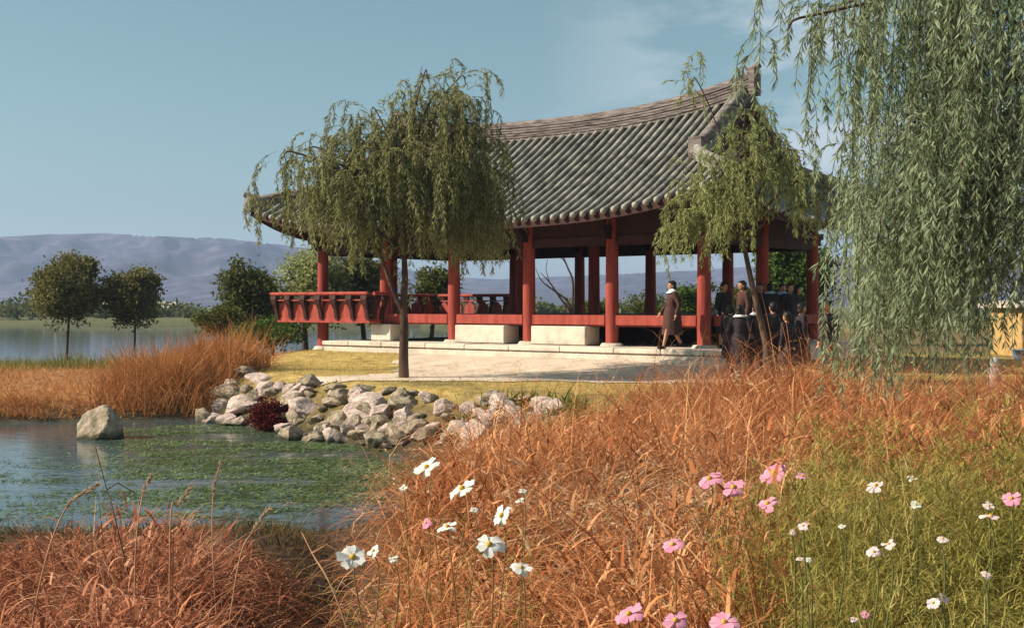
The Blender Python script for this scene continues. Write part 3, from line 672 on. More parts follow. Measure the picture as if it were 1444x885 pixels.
ROCKS = [  # zoom coordinates of the stone bank (x, y, w, h), m = mossy
 (165, 180, 150, 75, 0, 'large flat pale boulder at the left of the stone bank beside the red bush'),
 (75, 178, 70, 62, 0, 'ridged pale boulder at the leftmost foot of the stone bank'),
 (375, 190, 130, 82, 0, 'broad pale boulder right of the dark red bush'),
 (320, 260, 95, 55, 0, 'low rounded boulder at the waterline below the red bush'),
 (380, 302, 62, 50, 0, 'small pale boulder at the water edge between two bigger ones'),
 (460, 265, 95, 52, 0, 'slanting boulder leaning over a dark gap at the waterline'),
 (490, 300, 92, 92, 0, 'tall rounded boulder standing in the water edge'),
 (610, 190, 175, 110, 0, 'biggest pink-grey slab in the middle of the stone bank'),
 (745, 225, 88, 90, 0, 'upright pale boulder with a dark right side next to the big slab'),
 (690, 270, 75, 50, 0, 'small pale boulder under the upright one'),
 (680, 325, 80, 55, 0, 'square pale boulder standing in the water below the upright one'),
 (738, 308, 50, 62, 0, 'narrow pale boulder beside the square one at the waterline'),
 (600, 288, 100, 42, 1, 'mossy sloping boulder under the biggest slab'),
 (845, 270, 95, 52, 0, 'pale wedge-shaped boulder above the green weed'),
 (890, 185, 85, 60, 0, 'pale square-faced boulder high on the bank below the lawn'),
 (970, 250, 52, 52, 0, 'tilted narrow boulder where green plants start'),
 (1030, 215, 75, 48, 0, 'pale grey boulder at the left of the low stone row'),
 (1115, 225, 95, 42, 0, 'long pale boulder in the low stone row'),
 (1190, 162, 80, 22, 0, 'thin flat stone in the yellow grass above the stone row'),
 (1265, 215, 42, 42, 0, 'small pale stone near the tall dry stalk'),
 (1330, 235, 55, 50, 0, 'pale stone at the right end of the stone bank'),
 (1355, 290, 75, 48, 0, 'pinkish boulder half sunk in the dry grass'),
 (900, 322, 85, 34, 0, 'flat pale stone among the green waterside leaves'),
 (500, 225, 75, 62, 1, 'brownish boulder wedged left of the biggest slab'),
 (250, 128, 125, 42, 0, 'long low boulder in the upper left row'),
 (400, 100, 85, 66, 1, 'dark mossy boulder with a pointed top at the path edge'),
 (110, 135, 125, 60, 1, 'mossy ribbed boulder below the golden reeds'),
 (600, 122, 75, 52, 1, 'dark pointed boulder at the edge of the sandy path'),
 (500, 168, 90, 42, 1, 'low mossy boulder above the brownish one'),
 (495, 120, 72, 32, 1, 'small mossy stone on the path edge'),
 (690, 130, 64, 28, 1, 'flat mossy stone at the lawn edge'),
 (775, 140, 54, 32, 1, 'small mossy stone at the lawn edge above the upright boulder'),
 (225, 86, 110, 38, 0, 'pale flat boulder at the top left of the bank'),
 (325, 150, 70, 44, 1, 'shaded mossy boulder behind the red bush'),
 (1050, 168, 90, 22, 0, 'thin flat stone sunk in the yellow grass'),
 (250, 296, 44, 28, 0, 'small white stone at the waterline left of the rounded boulder'),
 (195, 290, 40, 22, 0, 'tiny white stone at the waterline under the red bush'),
 (585, 332, 44, 28, 0, 'small white stone in the water under the mossy boulder'),
 (170, 60, 90, 50, 1, 'mossy boulder at the upper end of the bank by the reeds'),
 (560, 245, 60, 40, 1, 'small brown stone between the big slab and the tall boulder'),
 (650, 240, 60, 40, 1, 'small brown stone below the right end of the big slab'),
 (430, 235, 60, 40, 1, 'brown stone between two pale boulders'),
 (800, 225, 50, 40, 1, 'dark stone right of the upright boulder'),
 (930, 290, 60, 44, 1, 'mossy stone under the tilted narrow boulder'),
]
for n_, (zx, zy, w, h, moss, lab) in enumerate(ROCKS):
    px, py = 280 + zx / 2.579, 500 + zy / 2.579; w /= 2.579; h /= 2.579
    x, y, z = ray_ground(px, py + h * .38)
    sx = w / 2 / FPX * y * 1.24; sz = h / 2 / FPX * y * 1.12
    o = obj('rock', (rock_moss if moss else rock_pale)[n_ % (5 if moss else 7)])
    o.scale = (sx, max(sx * .75, sz), sz); o.rotation_euler = (random.uniform(-.25, .25), random.uniform(-.2, .35), random.uniform(-.5, .5) + math.pi * (n_ % 2))
    o.location = (x, y + sx * .3, z + sz * .42)
    tag(o, lab, 'rock', 'boulders of the pond bank')
k = 0
for n_ in range(300):                                       # smaller stones wedged between them
    s = random.random(); pe = [(-7.2, 28.2), (-5.6, 26.4), (-3.8, 24.0), (-2.6, 22.8), (-1.3, 21.6), (-.3, 20.6), (.1, 19)]
    q = s * (len(pe) - 1); i = int(q); f = q - i
    x = pe[i][0] * (1 - f) + pe[i + 1][0] * f + random.uniform(0, .9); y = pe[i][1] * (1 - f) + pe[i + 1][1] * f + random.uniform(0, 1.3)
    z = ghp(x, y)
    if z < -1.05 or z > -.12: continue
    o = obj('rock', (rock_moss if random.random() < .55 else rock_pale)[n_ % 5]); r = random.uniform(.12, .28)
    o.scale = (r * 1.2, r, r * .75); o.rotation_euler = (random.uniform(-.4, .4), random.uniform(-.4, .4), random.uniform(0, 6.28)); o.location = (x, y, z + r * .25)
    tag(o, 'small stone wedged among the larger boulders of the pond bank', 'rock', 'small stones of the pond bank'); k += 1
    if k >= 60: break
k = 0
for n_ in range(600):
    q = random.random() * (len(pe) - 1); i = int(q); f = q - i
    x = pe[i][0] * (1 - f) + pe[i + 1][0] * f + random.uniform(-.3, .5); y = pe[i][1] * (1 - f) + pe[i + 1][1] * f + random.uniform(-.3, .5); z = ghp(x, y)
    if z < -1.12 or z > -.62 or abs(x - (380 - 722) / FPX * 26.5) < .7: continue
    o = obj('rock', (rock_moss if random.random() < .4 else rock_pale)[n_ % 5]); r = random.uniform(.14, .34)
    o.scale = (r * 1.2, r, r * .8); o.rotation_euler = (random.uniform(-.4, .4), random.uniform(-.4, .4), random.uniform(0, 6.28)); o.location = (x, y, z + r * .3)
    tag(o, 'stone lying right at the waterline under the boulder bank', 'rock', 'stones at the pond waterline'); k += 1
    if k >= 36: break
me = rock_mesh(301); me.materials.append(M['mossrock'])
o = obj('rock', me); p = at(140, 612, 24.2); o.location = (p.x, p.y, WZ + .12); o.scale = (.47, .42, .50); o.rotation_euler = (.1, -.35, .4)
tag(o, 'lone pointed grey-green rock standing in the pond at the left', 'rock')

# ------------------------------------------------------------------ vegetation generators
def blades(base, length, width, az, phi0, phi1, nseg=5, power=1.3, twist=None):
    "curved tapering ribbons: phi is the angle from vertical along the blade"
    n = len(base); s = (np.arange(nseg) + .5) / nseg
    phi = phi0[:, None] + (phi1 - phi0)[:, None] * s[None, :] ** power
    st = (length / nseg)[:, None]
    hr = np.cumsum(np.concatenate([np.zeros((n, 1)), np.sin(phi) * st], 1), 1); vz = np.cumsum(np.concatenate([np.zeros((n, 1)), np.cos(phi) * st], 1), 1)
    cx, sx = np.cos(az)[:, None], np.sin(az)[:, None]
    P = np.stack([base[:, 0:1] + hr * cx, base[:, 1:2] + hr * sx, base[:, 2:3] + vz], -1)
    tw = az + math.pi / 2 + (rng.normal(0, .7, n) if twist is None else twist)
    wd_ = np.stack([np.cos(tw), np.sin(tw), np.zeros(n)], -1)[:, None, :]
    prof = (1 - .9 * (np.arange(nseg + 1) / nseg) ** 1.5)[None, :, None] * width[:, None, None] / 2
    V = np.stack([P - wd_ * prof, P + wd_ * prof], 2).reshape(-1, 3)
    b = (np.arange(n) * (nseg + 1) * 2)[:, None] + (np.arange(nseg) * 2)[None, :]
    Fq = np.stack([b, b + 1, b + 3, b + 2], -1).reshape(-1, 4)
    return V, Fq
def join(parts):
    Vs = []; Fs = []; Ms = []; o = 0
    for V, Fq, mi in parts:
        Vs.append(V); Fs.append(Fq + o); Ms.append(np.full(len(Fq), mi)); o += len(V)
    return np.concatenate(Vs), np.concatenate(Fs), np.concatenate(Ms)
def leaves(pos, direc, length, width, nrm=None):
    "diamond leaves"
    n = len(pos); d = direc / np.linalg.norm(direc, axis=1, keepdims=True)
    r = rng.normal(0, 1, (n, 3)) if nrm is None else nrm
    side = np.cross(d, r); side /= np.linalg.norm(side, axis=1, keepdims=True) + 1e-9
    l = length[:, None]; w = width[:, None] / 2
    V = np.stack([pos, pos + d * l * .45 + side * w, pos + d * l, pos + d * l * .45 - side * w], 1).reshape(-1, 3)
    b = np.arange(n)[:, None] * 4
    return V, b + np.array([[0, 1, 2, 3]])
def catmull(pts, n=6):
    P = [Vector(p) for p in pts]; P = [P[0] * 2 - P[1]] + P + [P[-1] * 2 - P[-2]]; out = []
    for i in range(1, len(P) - 2):
        for j in range(n):
            t = j / n; a, b, c, d = P[i - 1:i + 3]
            out.append(.5 * ((2 * b) + (c - a) * t + (2 * a - 5 * b + 4 * c - d) * t * t + (3 * b - a - 3 * c + d) * t ** 3))
    out.append(P[-2]); return out
def taper(pts, r0, r1, p=1.0):
    n = len(pts); return [r0 + (r1 - r0) * (i / (n - 1)) ** p for i in range(n)]

def willow(name, label, cat_group, trunk, tr, limbs, strands, leafmat, lsize, per_m, hem, seed, loc):
    """trunk: points; limbs: list of (points, r0); strands: list of (limb index, count, (Lmin, Lmax), jitter)"""
    g = np.random.default_rng(seed); root = empty(name, loc); tag(root, label, 'tree', cat_group); o0 = np.array(loc)
    t = MB(); tp = catmull([Vector(p) - Vector(loc) for p in trunk], 6); t.tube(tp, taper(tp, tr[0], tr[1], .8), 10)
    LP = []
    for pts, r0 in limbs:
        c = catmull([Vector(p) - Vector(loc) for p in pts], 6); t.tube(c, taper(c, r0, .012, .8), 6); LP.append(np.array([list(v) for v in c]))
    t.build('trunk', M['bark'], root)
    parts = []; NS = 16
    for li, cnt, (l0, l1), jit in strands:
        pl_ = LP[li]; q = g.uniform(.22, 1, cnt) ** .8 * (len(pl_) - 1.001); i = q.astype(int); f = (q - i)[:, None]
        st = pl_[i] * (1 - f) + pl_[i + 1] * f; tang = pl_[i + 1] - pl_[i]; tang /= np.linalg.norm(tang, axis=1, keepdims=True) + 1e-9
        st = st + g.normal(0, jit, (cnt, 3)) * np.array([1, 1, .6])
        Ls = g.uniform(l0, l1, cnt); hz = hem(st + o0) - o0[2] + g.normal(0, .22, cnt)
        Ls = np.clip(np.minimum(Ls, (st[:, 2] - hz) * 1.12 + .1), .35, None)
        az = g.uniform(0, 6.28, cnt); d0 = tang * .7 + np.stack([np.cos(az), np.sin(az), g.uniform(-.1, .6, cnt)], -1) * .8
        d0 /= np.linalg.norm(d0, axis=1, keepdims=True)
        wind = np.array([g.normal(.03, .05) - (.08 if lsize < .11 else 0), g.normal(0, .04), 0])
        P = [st]; step = (Ls / NS)[:, None]
        wob = g.normal(0, .10, (cnt, 3))
        for k in range(NS):
            s = np.clip((k + .5) / NS * Ls / .9, 0, 1)[:, None]; s = s * s * (3 - 2 * s)
            d = d0 * (1 - s) + np.array([0, 0, -1.0]) * s + wob * np.sin(k * .6) + wind * s; d /= np.linalg.norm(d, axis=1, keepdims=True)
            P.append(P[-1] + d * step)
        P = np.stack(P, 1)
        ns2 = cnt * (1 if lsize > .11 else 3); si = g.integers(0, cnt, ns2); ki = g.integers(2, NS - 2, ns2); st2 = P[si, ki]; L2 = g.uniform(.25, .75, ns2)
        az2 = g.uniform(0, 6.28, ns2); d2 = np.stack([np.cos(az2), np.sin(az2), g.uniform(-.5, .4, ns2)], -1); d2 /= np.linalg.norm(d2, axis=1, keepdims=True); Q = [st2]
        for k in range(NS):
            s = np.clip((k + .5) / NS * 1.5, 0, 1); d = d2 * (1 - s) * .9 + np.array([0, 0, -1.0]) * (s + .1) + wind * s; d /= np.linalg.norm(d, axis=1, keepdims=True); Q.append(Q[-1] + d * (L2 / NS)[:, None])
        P = np.concatenate([P, np.stack(Q, 1)]); Ls = np.concatenate([Ls, L2]); cnt = cnt + ns2
        # twig ribbons (two crossed)
        for ax in (np.array([1, .3, 0]), np.array([-.3, 1, 0])):
            w = .0045 * lsize / .1 * np.linspace(1, .4, NS + 1)[None, :, None]
            V = np.stack([P - ax * w, P + ax * w], 2).reshape(-1, 3)
            b = (np.arange(cnt) * (NS + 1) * 2)[:, None] + (np.arange(NS) * 2)[None, :]
            parts.append((V, np.stack([b, b + 1, b + 3, b + 2], -1).reshape(-1, 4), 1))
        nl = np.maximum((Ls * per_m).astype(int), 6); tot = nl.sum(); sid = np.repeat(np.arange(cnt), nl)
        u = g.uniform(.06, 1, tot) * (NS - .001); k = u.astype(int); f = (u - k)[:, None]
        pos = P[sid, k] * (1 - f) + P[sid, k + 1] * f; sd = P[sid, k + 1] - P[sid, k]; sd /= np.linalg.norm(sd, axis=1, keepdims=True)
        az = g.uniform(0, 6.28, tot); rd = np.stack([np.cos(az), np.sin(az), g.normal(0, .3, tot)], -1)
        V, Fq = leaves(pos, sd * .7 + rd * .62 + np.array([0, 0, -.25]), g.uniform(.7, 1.25, tot) * lsize, g.uniform(.75, 1.2, tot) * lsize * .17)
        parts.append((V, Fq, 0))
    V, Fq, mi = join(parts)
    obj('crown', np_mesh('crown', V, Fq, [leafmat, M['bark']], mi), root)
    return root

def tree(name, label, base, blobs, trunk_h, tr, leafmat, n, ls, group=None, cat='tree', seed=0, stems=1):
    """blobs: (dx, dy, dz, rx, ry, rz) crown masses above the base; leaves sit in clumps at branch ends"""
    g = np.random.default_rng(seed); root = empty(name, base); tag(root, label, cat, group); t = MB()
    for k in range(stems):
        lean = (g.normal(0, .12) * trunk_h, g.normal(0, .1) * trunk_h)
        tp = catmull([(0 + k * .1, 0, -.15), (lean[0] * .4, lean[1] * .4, trunk_h * .5), (lean[0], lean[1], trunk_h)], 4); t.tube(tp, taper(tp, tr, tr * .5), 8)
    vol = np.array([b[3] * b[4] * b[5] for b in blobs]) ** .8; vol = vol / vol.sum(); parts = []
    for b, w in zip(blobs, vol):
        c = np.array(b[:3]); r = np.array(b[3:]); ncl = max(10, int(w * n / 45))
        d = g.normal(0, 1, (ncl, 3)); d /= np.linalg.norm(d, axis=1, keepdims=True); rad = g.uniform(.25, 1, ncl) ** .45
        cc = c + d * rad[:, None] * r * (1 + .25 * g.normal(0, .6, (ncl, 1)))
        for q in cc[::max(1, ncl // 9)]:
            e = Vector(q); s0 = Vector((0, 0, trunk_h * .7)); t.tube([s0, s0.lerp(e, .5) + Vector((0, 0, .1 * e.length * .3)), e], [tr * .4, tr * .22, tr * .06], 5)
        nl = int(w * n / ncl); cr_ = .24 * float(r.mean()) + ls
        pos = np.repeat(cc, nl, 0) + g.normal(0, cr_ * .5, (ncl * nl, 3)) * np.array([1, 1, .75])
        dr = g.normal(0, 1, pos.shape) + np.array([0, 0, -.5])
        V, Fq = leaves(pos, dr, g.uniform(.6, 1.2, len(pos)) * ls, g.uniform(.6, 1.1, len(pos)) * ls * .55); parts.append((V, Fq, 0))
    t.build('trunk', M['bark'], root)
    V, Fq, mi = join(parts); obj('crown', np_mesh('crown', V, Fq, leafmat), root)
    return root

# ------------------------------------------------------------------ willows
# left willow, in front of the pavilion
b0 = (-2.36, 27.0, ghp(-2.36, 27.0))
g = np.random.default_rng(5); limbs = []; st = []
fork = (-2.36, 27.0, 2.75)
trunk = [(b0[0], b0[1], -.15), (-2.37, 27, .5), (-2.35, 27, 1.1), (-2.37, 27, 1.6), (-2.34, 27.02, 2.2), fork]
limbs.append(([(-2.38, 27, 1.45), (-2.62, 26.9, 2.0), (-3.0, 26.8, 3.2), (-3.2, 26.8, 4.2)], .07)); st.append((0, 22, (.6, 2.0), .2))
tips = [(-5.0, 27.0, 4.0), (-4.7, 26.6, 4.9), (-4.3, 27.6, 5.2), (-3.9, 26.2, 4.7), (-3.5, 27.2, 5.5), (-3.1, 26.6, 5.2), (-2.7, 27.5, 5.8), (-2.2, 26.8, 6.1), (-1.7, 27.3, 6.35), (-1.3, 26.7, 6.2), (-1.0, 27.4, 5.7), (-.85, 26.7, 5.2), (-1.2, 26.3, 4.7), (-2.4, 25.8, 4.7), (-1.7, 25.9, 5.1), (-3.3, 25.9, 4.2), (-2.0, 28.2, 5.3), (-4.2, 27.9, 4.2), (-.95, 27.9, 4.7), (-.95, 27, 4.0), (-1.6, 26.6, 4.0), (-1.9, 27, 6.8), (-1.15, 27.2, 6.7), (-3.0, 27.0, 6.0)]
tips = [(a, 27 + (b - 27) * .62, c - .12 * (c > 5)) for a, b, c in tips]
for i, tp in enumerate(tips):
    li = len(limbs)
    md = ((fork[0] * .55 + tp[0] * .45), fork[1] * .55 + tp[1] * .45, fork[2] + (tp[2] - fork[2]) * .72)
    en = (tp[0] + (tp[0] - fork[0]) * .12, tp[1] + (tp[1] - fork[1]) * .15, tp[2] - .15)
    limbs.append(([fork, md, tp, en], .05 if i < 21 else .025)); st.append((li, 9 if i > 20 else 10 if tp[0] < -4.0 else int(g.uniform(18, 46)), (.4, 1.1) if i > 20 else (.6, 3.3), .24))
def hemL(p):
    u = (p[:, 0] / p[:, 1]) * FPX + 722
    py = np.interp(u, [330, 380, 430, 500, 560, 610, 660, 720, 760], [300, 335, 345, 350, 335, 362, 362, 350, 330]); return CAMZ + (430 - py) / FPX * p[:, 1]
willow('willow_tree', 'olive willow with a bare upright trunk standing on the sandy path left of the roof', 'willows', trunk, (.125, .06), limbs, st, M['willow'], .135, 54, hemL, 1, b0)
# middle willow with the leaning trunk, before the gable
b1 = (5.30, 25.0, ghp(5.3, 25)); fork = (4.66, 25.0, 2.95)
trunk = [(5.32, 25, -.15), (5.12, 25, .9), (4.86, 25, 2.0), fork]
tips = [(3.75, 25, 3.9), (3.6, 24.8, 3.4), (4.1, 25.2, 4.6), (4.55, 24.8, 5.0), (4.75, 25.2, 5.55), (4.95, 25.3, 5.5), (5.2, 24.7, 5.0), (5.6, 25.2, 4.75), (5.95, 24.8, 4.2), (6.35, 25.2, 3.75), (5.2, 25.4, 4.5), (4.6, 24.4, 4.5), (4.2, 24.6, 3.9), (3.75, 25.1, 6.15)]
limbs = []; st = []
for i, tp in enumerate(tips):
    md = (fork[0] * .5 + tp[0] * .5, fork[1] * .5 + tp[1] * .5, fork[2] + (tp[2] - fork[2]) * .65); en = (tp[0] + (tp[0] - fork[0]) * .15, tp[1], tp[2] - .12)
    limbs.append(([fork, md, tp, en], .04 if i < 13 else .016)); st.append((i, (15, 18, 14, 12, 9, 8, 12, 14, 16, 12, 16, 18, 18)[i] if i < 13 else 10, (.6, 2.3) if i < 13 else (.3, .8), .17))
def hemM(p):
    u = (p[:, 0] / p[:, 1]) * FPX + 722
    py = np.interp(u, [940, 975, 1010, 1040, 1075, 1110, 1150, 1190], [350, 378, 355, 330, 345, 335, 330, 300]); return CAMZ + (430 - py) / FPX * p[:, 1]
willow('willow_tree', 'slender willow with a thin leaning trunk hanging before the gable end of the roof', 'willows', trunk, (.085, .045), limbs, st, M['willow2'], .125, 54, hemM, 2, b1)
# right willow, close to the camera; its trunk stands outside the right edge
b2 = (6.7, 12.6, ghp(6.7, 12.6)); fork = (6.5, 12.6, 3.6)
trunk = [(6.7, 12.6, -.2), (6.65, 12.6, 1.5), (6.45, 12.6, 3.6), (6.2, 12.4, 5.2)]
W_ = [  # limb tips (x, y, z), strands, (Lmin, Lmax)
 ((2.95, 12.2, 4.45), 14, (.5, 1.4)), ((3.35, 11.8, 4.8), 19, (.9, 2.2)), ((3.5, 12.9, 4.75), 17, (.7, 2.0)), ((4.05, 12.4, 5.2), 46, (2.6, 5.0)), ((4.2, 11.6, 5.4), 50, (3.0, 5.2)), ((4.2, 13.2, 5.3), 44, (2.6, 4.8)),
 ((4.5, 11.3, 5.0), 46, (2.6, 4.6)), ((4.6, 12.6, 5.6), 46, (2.8, 5.2)), ((5.0, 13.6, 5.2), 42, (2.4, 4.8)), ((3.9, 12.0, 3.5), 46, (1.4, 3.0)), ((4.4, 12.9, 3.3), 44, (1.2, 3.0)), ((3.85, 12.8, 2.9), 40, (1.0, 2.4)), ((5.2, 11.6, 4.0), 36, (2.0, 3.6)), ((3.95, 11.9, 2.6), 40, (1.0, 2.4)), ((5.0, 12.2, 3.4), 46, (1.4, 3.2)), ((4.7, 11.6, 2.9), 40, (1.2, 2.6)), ((5.3, 13.0, 3.0), 40, (1.2, 2.8)), ((4.9, 12.8, 4.4), 40, (2.0, 3.8))]
limbs = []; st = []
for i, (tp, cnt, LL) in enumerate(W_):
    tp = (tp[0] + (.22 if i > 2 else 0), tp[1], tp[2])
    md = (fork[0] * .45 + tp[0] * .55, fork[1] * .45 + tp[1] * .55, fork[2] + (tp[2] - fork[2]) * .8 + .35); en = (tp[0] - .25, tp[1], tp[2] - .15)
    limbs.append(([fork, md, tp, en], .06 if i > 2 else .022)); st.append((i, int(cnt * .56), LL, .24))
def hemR(p):
    u = (p[:, 0] / p[:, 1]) * FPX + 722
    py = np.interp(u, [1050, 1100, 1160, 1195, 1230, 1300, 1375, 1405, 1440, 1500], [170, 215, 260, 390, 580, 590, 560, 480, 430, 400]); return CAMZ + (430 - py) / FPX * p[:, 1]
willow('willow_tree', 'large green weeping willow whose long strands curtain the right side', 'willows', trunk, (.24, .12), limbs, st, M['willow3'], .105, 44, hemR, 3, b2)

# ------------------------------------------------------------------ trees behind
def gb(px, Y): x = (px - 722) / FPX * Y; return (x, Y, ghp(x, Y))
def hz(py, Y): return CAMZ + (430 - py) / FPX * Y
def crown_tree(name, label, px, Y, x0, x1, y0, y1, leafmat, n, ls, tr=.12, group=None, cat='tree', seed=0, blobs=None, stems=1):
    b = gb(px, Y); cx = ((x0 + x1) / 2 - px) / FPX * Y; rx = (x1 - x0) / 2 / FPX * Y; zt, zb = hz(y0, Y) - b[2], hz(y1, Y) - b[2]; cz, rz = (zt + zb) / 2, (zt - zb) / 2
    g = random.Random(seed)
    bl = [(cx, 0, cz - rz * .15, rx * .78, rx * .7, rz * .78)]
    for k in range(5):
        a = g.uniform(0, 6.28); bl.append((cx + math.cos(a) * rx * .5, math.sin(a) * rx * .45, cz + g.uniform(-.25, .55) * rz, rx * g.uniform(.35, .5), rx * .4, rz * g.uniform(.3, .45)))
    return tree(name, label, b, bl, max(zb + rz * .8, .3), tr, leafmat, n, ls, group, cat, seed, stems)
crown_tree('round_tree', 'taller of the two round brownish trees by the lake at far left', 93, 50, 46, 144, 346, 462, M['leafbrown'], 14000, .17, .07, 'lakeside trees', seed=1)
crown_tree('round_tree', 'shorter round brownish tree by the lake, right of its taller twin', 190, 51, 142, 232, 370, 460, M['leafbrown'], 12000, .17, .06, 'lakeside trees', seed=2)
crown_tree('bushy_tree', 'bushy green tree left of the pavilion roof tip', 350, 46, 308, 402, 362, 470, M['leaf'], 9000, .19, .12, 'trees behind the pavilion', seed=3)
crown_tree('bushy_tree', 'pale olive tree behind the red railing and left corner column', 432, 47.5, 382, 500, 338, 462, M['willow2'], 11000, .19, .14, 'trees behind the pavilion', seed=4)
crown_tree('bushy_tree', 'green tree seen between the two left columns above the railing', 515, 48.5, 470, 560, 350, 452, M['leaf'], 8000, .19, .12, 'trees behind the pavilion', seed=5)
crown_tree('bushy_tree', 'small dark green tree seen just left of the first sunlit column', 606, 48, 580, 648, 368, 452, M['leaf'], 5000, .18, .10, 'trees behind the pavilion', seed=6)
crown_tree('bushy_tree', 'tall pale green tree showing under the right end of the eaves', 1112, 47, 1062, 1185, 318, 450, M['leafgreen'], 12000, .20, .16, 'trees behind the pavilion', seed=7)
crown_tree('bushy_tree', 'broad dim tree behind the hanging strands at right', 1270, 60, 1190, 1360, 350, 465, M['leaf'], 9000, .24, .16, 'trees behind the pavilion', seed=8)
for q, (px, Y, x0, x1, y0, y1, mt, lab) in enumerate([
    (310, 42, 272, 345, 428, 470, 'leaf', 'dark low bush at the left foot of the bushy green tree'),
    (385, 41, 325, 440, 440, 492, 'leafgreen', 'wide bright green bush below the red railing'),
    (920, 50, 862, 1006, 414, 456, 'leaf', 'dark bush seen behind the second bay from the right'),
    (972, 49, 940, 1006, 392, 452, 'leafgreen', 'light green bush behind the walking person'),
    (832, 50, 815, 858, 424, 452, 'leaf', 'small bush behind the middle columns'),
    (1040, 50, 1006, 1070, 396, 452, 'leaf', 'bush seen past the head of the group of people')]):
    crown_tree('bush', lab, px, Y, x0, x1, y0, y1, M[mt], 3500, .15, .04, 'low bushes', 'bush', 20 + q, stems=3)
x, y, z = ray_ground(380, 600); t_ = tree('bush', 'dark red leafy bush growing among the boulders', (x, y - .1, z), [(0, 0, .22, .36, .3, .34), (.1, -.1, .1, .25, .22, .2)], .12, .02, M['leafred'], 5200, .07, None, 'bush', 31, 3)
# bare tree behind
bt = empty('bare_tree', gb(805, 47)); tag(bt, 'leafless thin tree with crooked branches seen between the middle columns', 'tree'); t = MB()
def rel(px, py, dy=0): v = at(px, py, 47) - bt.location; v.y += dy; return v
for pts, r in (([(805, 470), (803, 440), (790, 420), (775, 398), (762, 384)], .08), ([(803, 440), (800, 424), (782, 410), (764, 396), (755, 378)], .065), ([(806, 450), (808, 400), (800, 376), (790, 352), (786, 335)], .06), ([(800, 376), (794, 366), (780, 355)], .03), ([(790, 352), (800, 340), (806, 322)], .03), ([(775, 398), (770, 380), (772, 366)], .02)):
    c = catmull([rel(*p) for p in pts], 4); t.tube(c, taper(c, r, .012), 6)
t.build('trunk', M['bark'], bt)

# far bank: tree belt, houses
fb = []
for k in range(260):
    X = random.uniform(-130, 30); Y = 163 + random.uniform(0, 22); hgt = (1.0 + 2.2 * random.random() ** 2) * (1.5 if X < -58 else 1); c = np.array([X, Y, ghp(X, Y) + hgt * .4])
    n = 70; d = rng.normal(0, 1, (n, 3)); d /= np.linalg.norm(d, axis=1, keepdims=True); pos = c + d * np.array([hgt * .8, hgt * .6, hgt * .5]) * rng.uniform(.5, 1, (n, 1))
    V, Fq = leaves(pos, rng.normal(0, 1, (n, 3)), rng.uniform(.5, 1.0, n), rng.uniform(.35, .6, n)); fb.append((V, Fq, 0))
V, Fq, mi = join(fb); tag(obj('far_wood', np_mesh('far_wood', V, Fq, M['leaf'])), 'dark strip of shrubs and trees along the far lake shore', None, None, 'stuff')
for q, (px, Y, w, lab) in enumerate([(78, 205, 5.5, 'leftmost low pale-roofed house on the far shore'), (138, 200, 5.0, 'pale-roofed house on the far shore between the two round trees'), (232, 208, 4.5, 'small pale-roofed house on the far shore right of the round trees')]):
    b = gb(px, Y); h = empty('far_house', (b[0], b[1], b[2] - .3)); tag(h, lab, 'house', 'houses on the far shore')
    m = MB(); m.box(-w / 2, w / 2, -1.6, 1.6, 0, 1.5); m.build('wall', M['ochre'], h)
    m = MB(); vs = [(-w * .6, -2.1, 1.45), (w * .6, -2.1, 1.45), (w * .6, 2.1, 1.45), (-w * .6, 2.1, 1.45), (-w * .42, 0, 2.6), (w * .42, 0, 2.6)]
    m.add(vs, [(0, 1, 5, 4), (2, 3, 4, 5), (1, 2, 5), (3, 0, 4), (3, 2, 1, 0)]); m.build('roof', M['thatch'], h)
    m = MB(); m.box(-.4, .4, -1.63, -1.60, .1, 1.3); m.build('door', M['bracket'], h)

# hut at the right edge
h = empty('hut', (*at(1455, 500, 40).xy, 0)); h.location.z = ghp(h.location.x, 40); tag(h, 'low ochre hut with a pale slanting eave at the right edge', 'hut')
m = MB(); m.box(-.8, 3.5, -1.2, 1.4, 0, 1.55); m.build('wall', M['ochre'], h)
m = MB(); vs = [(-1.05, -1.6, 1.55), (3.8, -1.6, 2.05), (3.8, 1.8, 2.05), (-1.05, 1.8, 1.55)]; m.add(vs + [(a, b, c + .16) for a, b, c in vs], [(3, 2, 1, 0), (4, 5, 6, 7), (0, 1, 5, 4), (1, 2, 6, 5), (2, 3, 7, 6), (3, 0, 4, 7)]); m.build('roof', M['thatch'], h)
m = MB(); m.box(-.82, 3.0, -1.26, -1.205, .72, .82); m.build('shelf_rail', M['bracket'], h)
bb = MB(); bb.lathe([(.2, 0), (.27, .26), (.29, .27), (.27, .285), (.25, .27), (.18, .05), (.0, .04)], 16)
p = at(1440, 496, 37.0); o = bb.build('tub', mat('blue_enamel', (.12, .26, .42), None, rough=.4), None, (p.x, 37.0, ghp(p.x, 37.0))); tag(o, 'small blue tub on the ground before the ochre hut', 'tub')
# stone marker
p = at(1403, 552, 22.5); sm_ = empty('stone_marker', (p.x, 22.5, ghp(p.x, 22.5))); tag(sm_, 'small pinkish stone marker with a rounded head near the right edge', 'stone marker')
m = MB(); m.lathe([(.15, -.1), (.14, .1), (.115, .40), (.10, .46), (.0, .465)], 10, sx=1, sy=.75); m.build('shaft', mat('pink_stone', (.36, .26, .26), (.48, .37, .37), 6, .9, .3), sm_)
m = MB(); m.ball((0, 0, .55), (.095, .085, .11), 12); m.build('rounded_head', mat('grey_stone', (.30, .31, .34), (.42, .42, .44), 6, .9, .3), sm_)

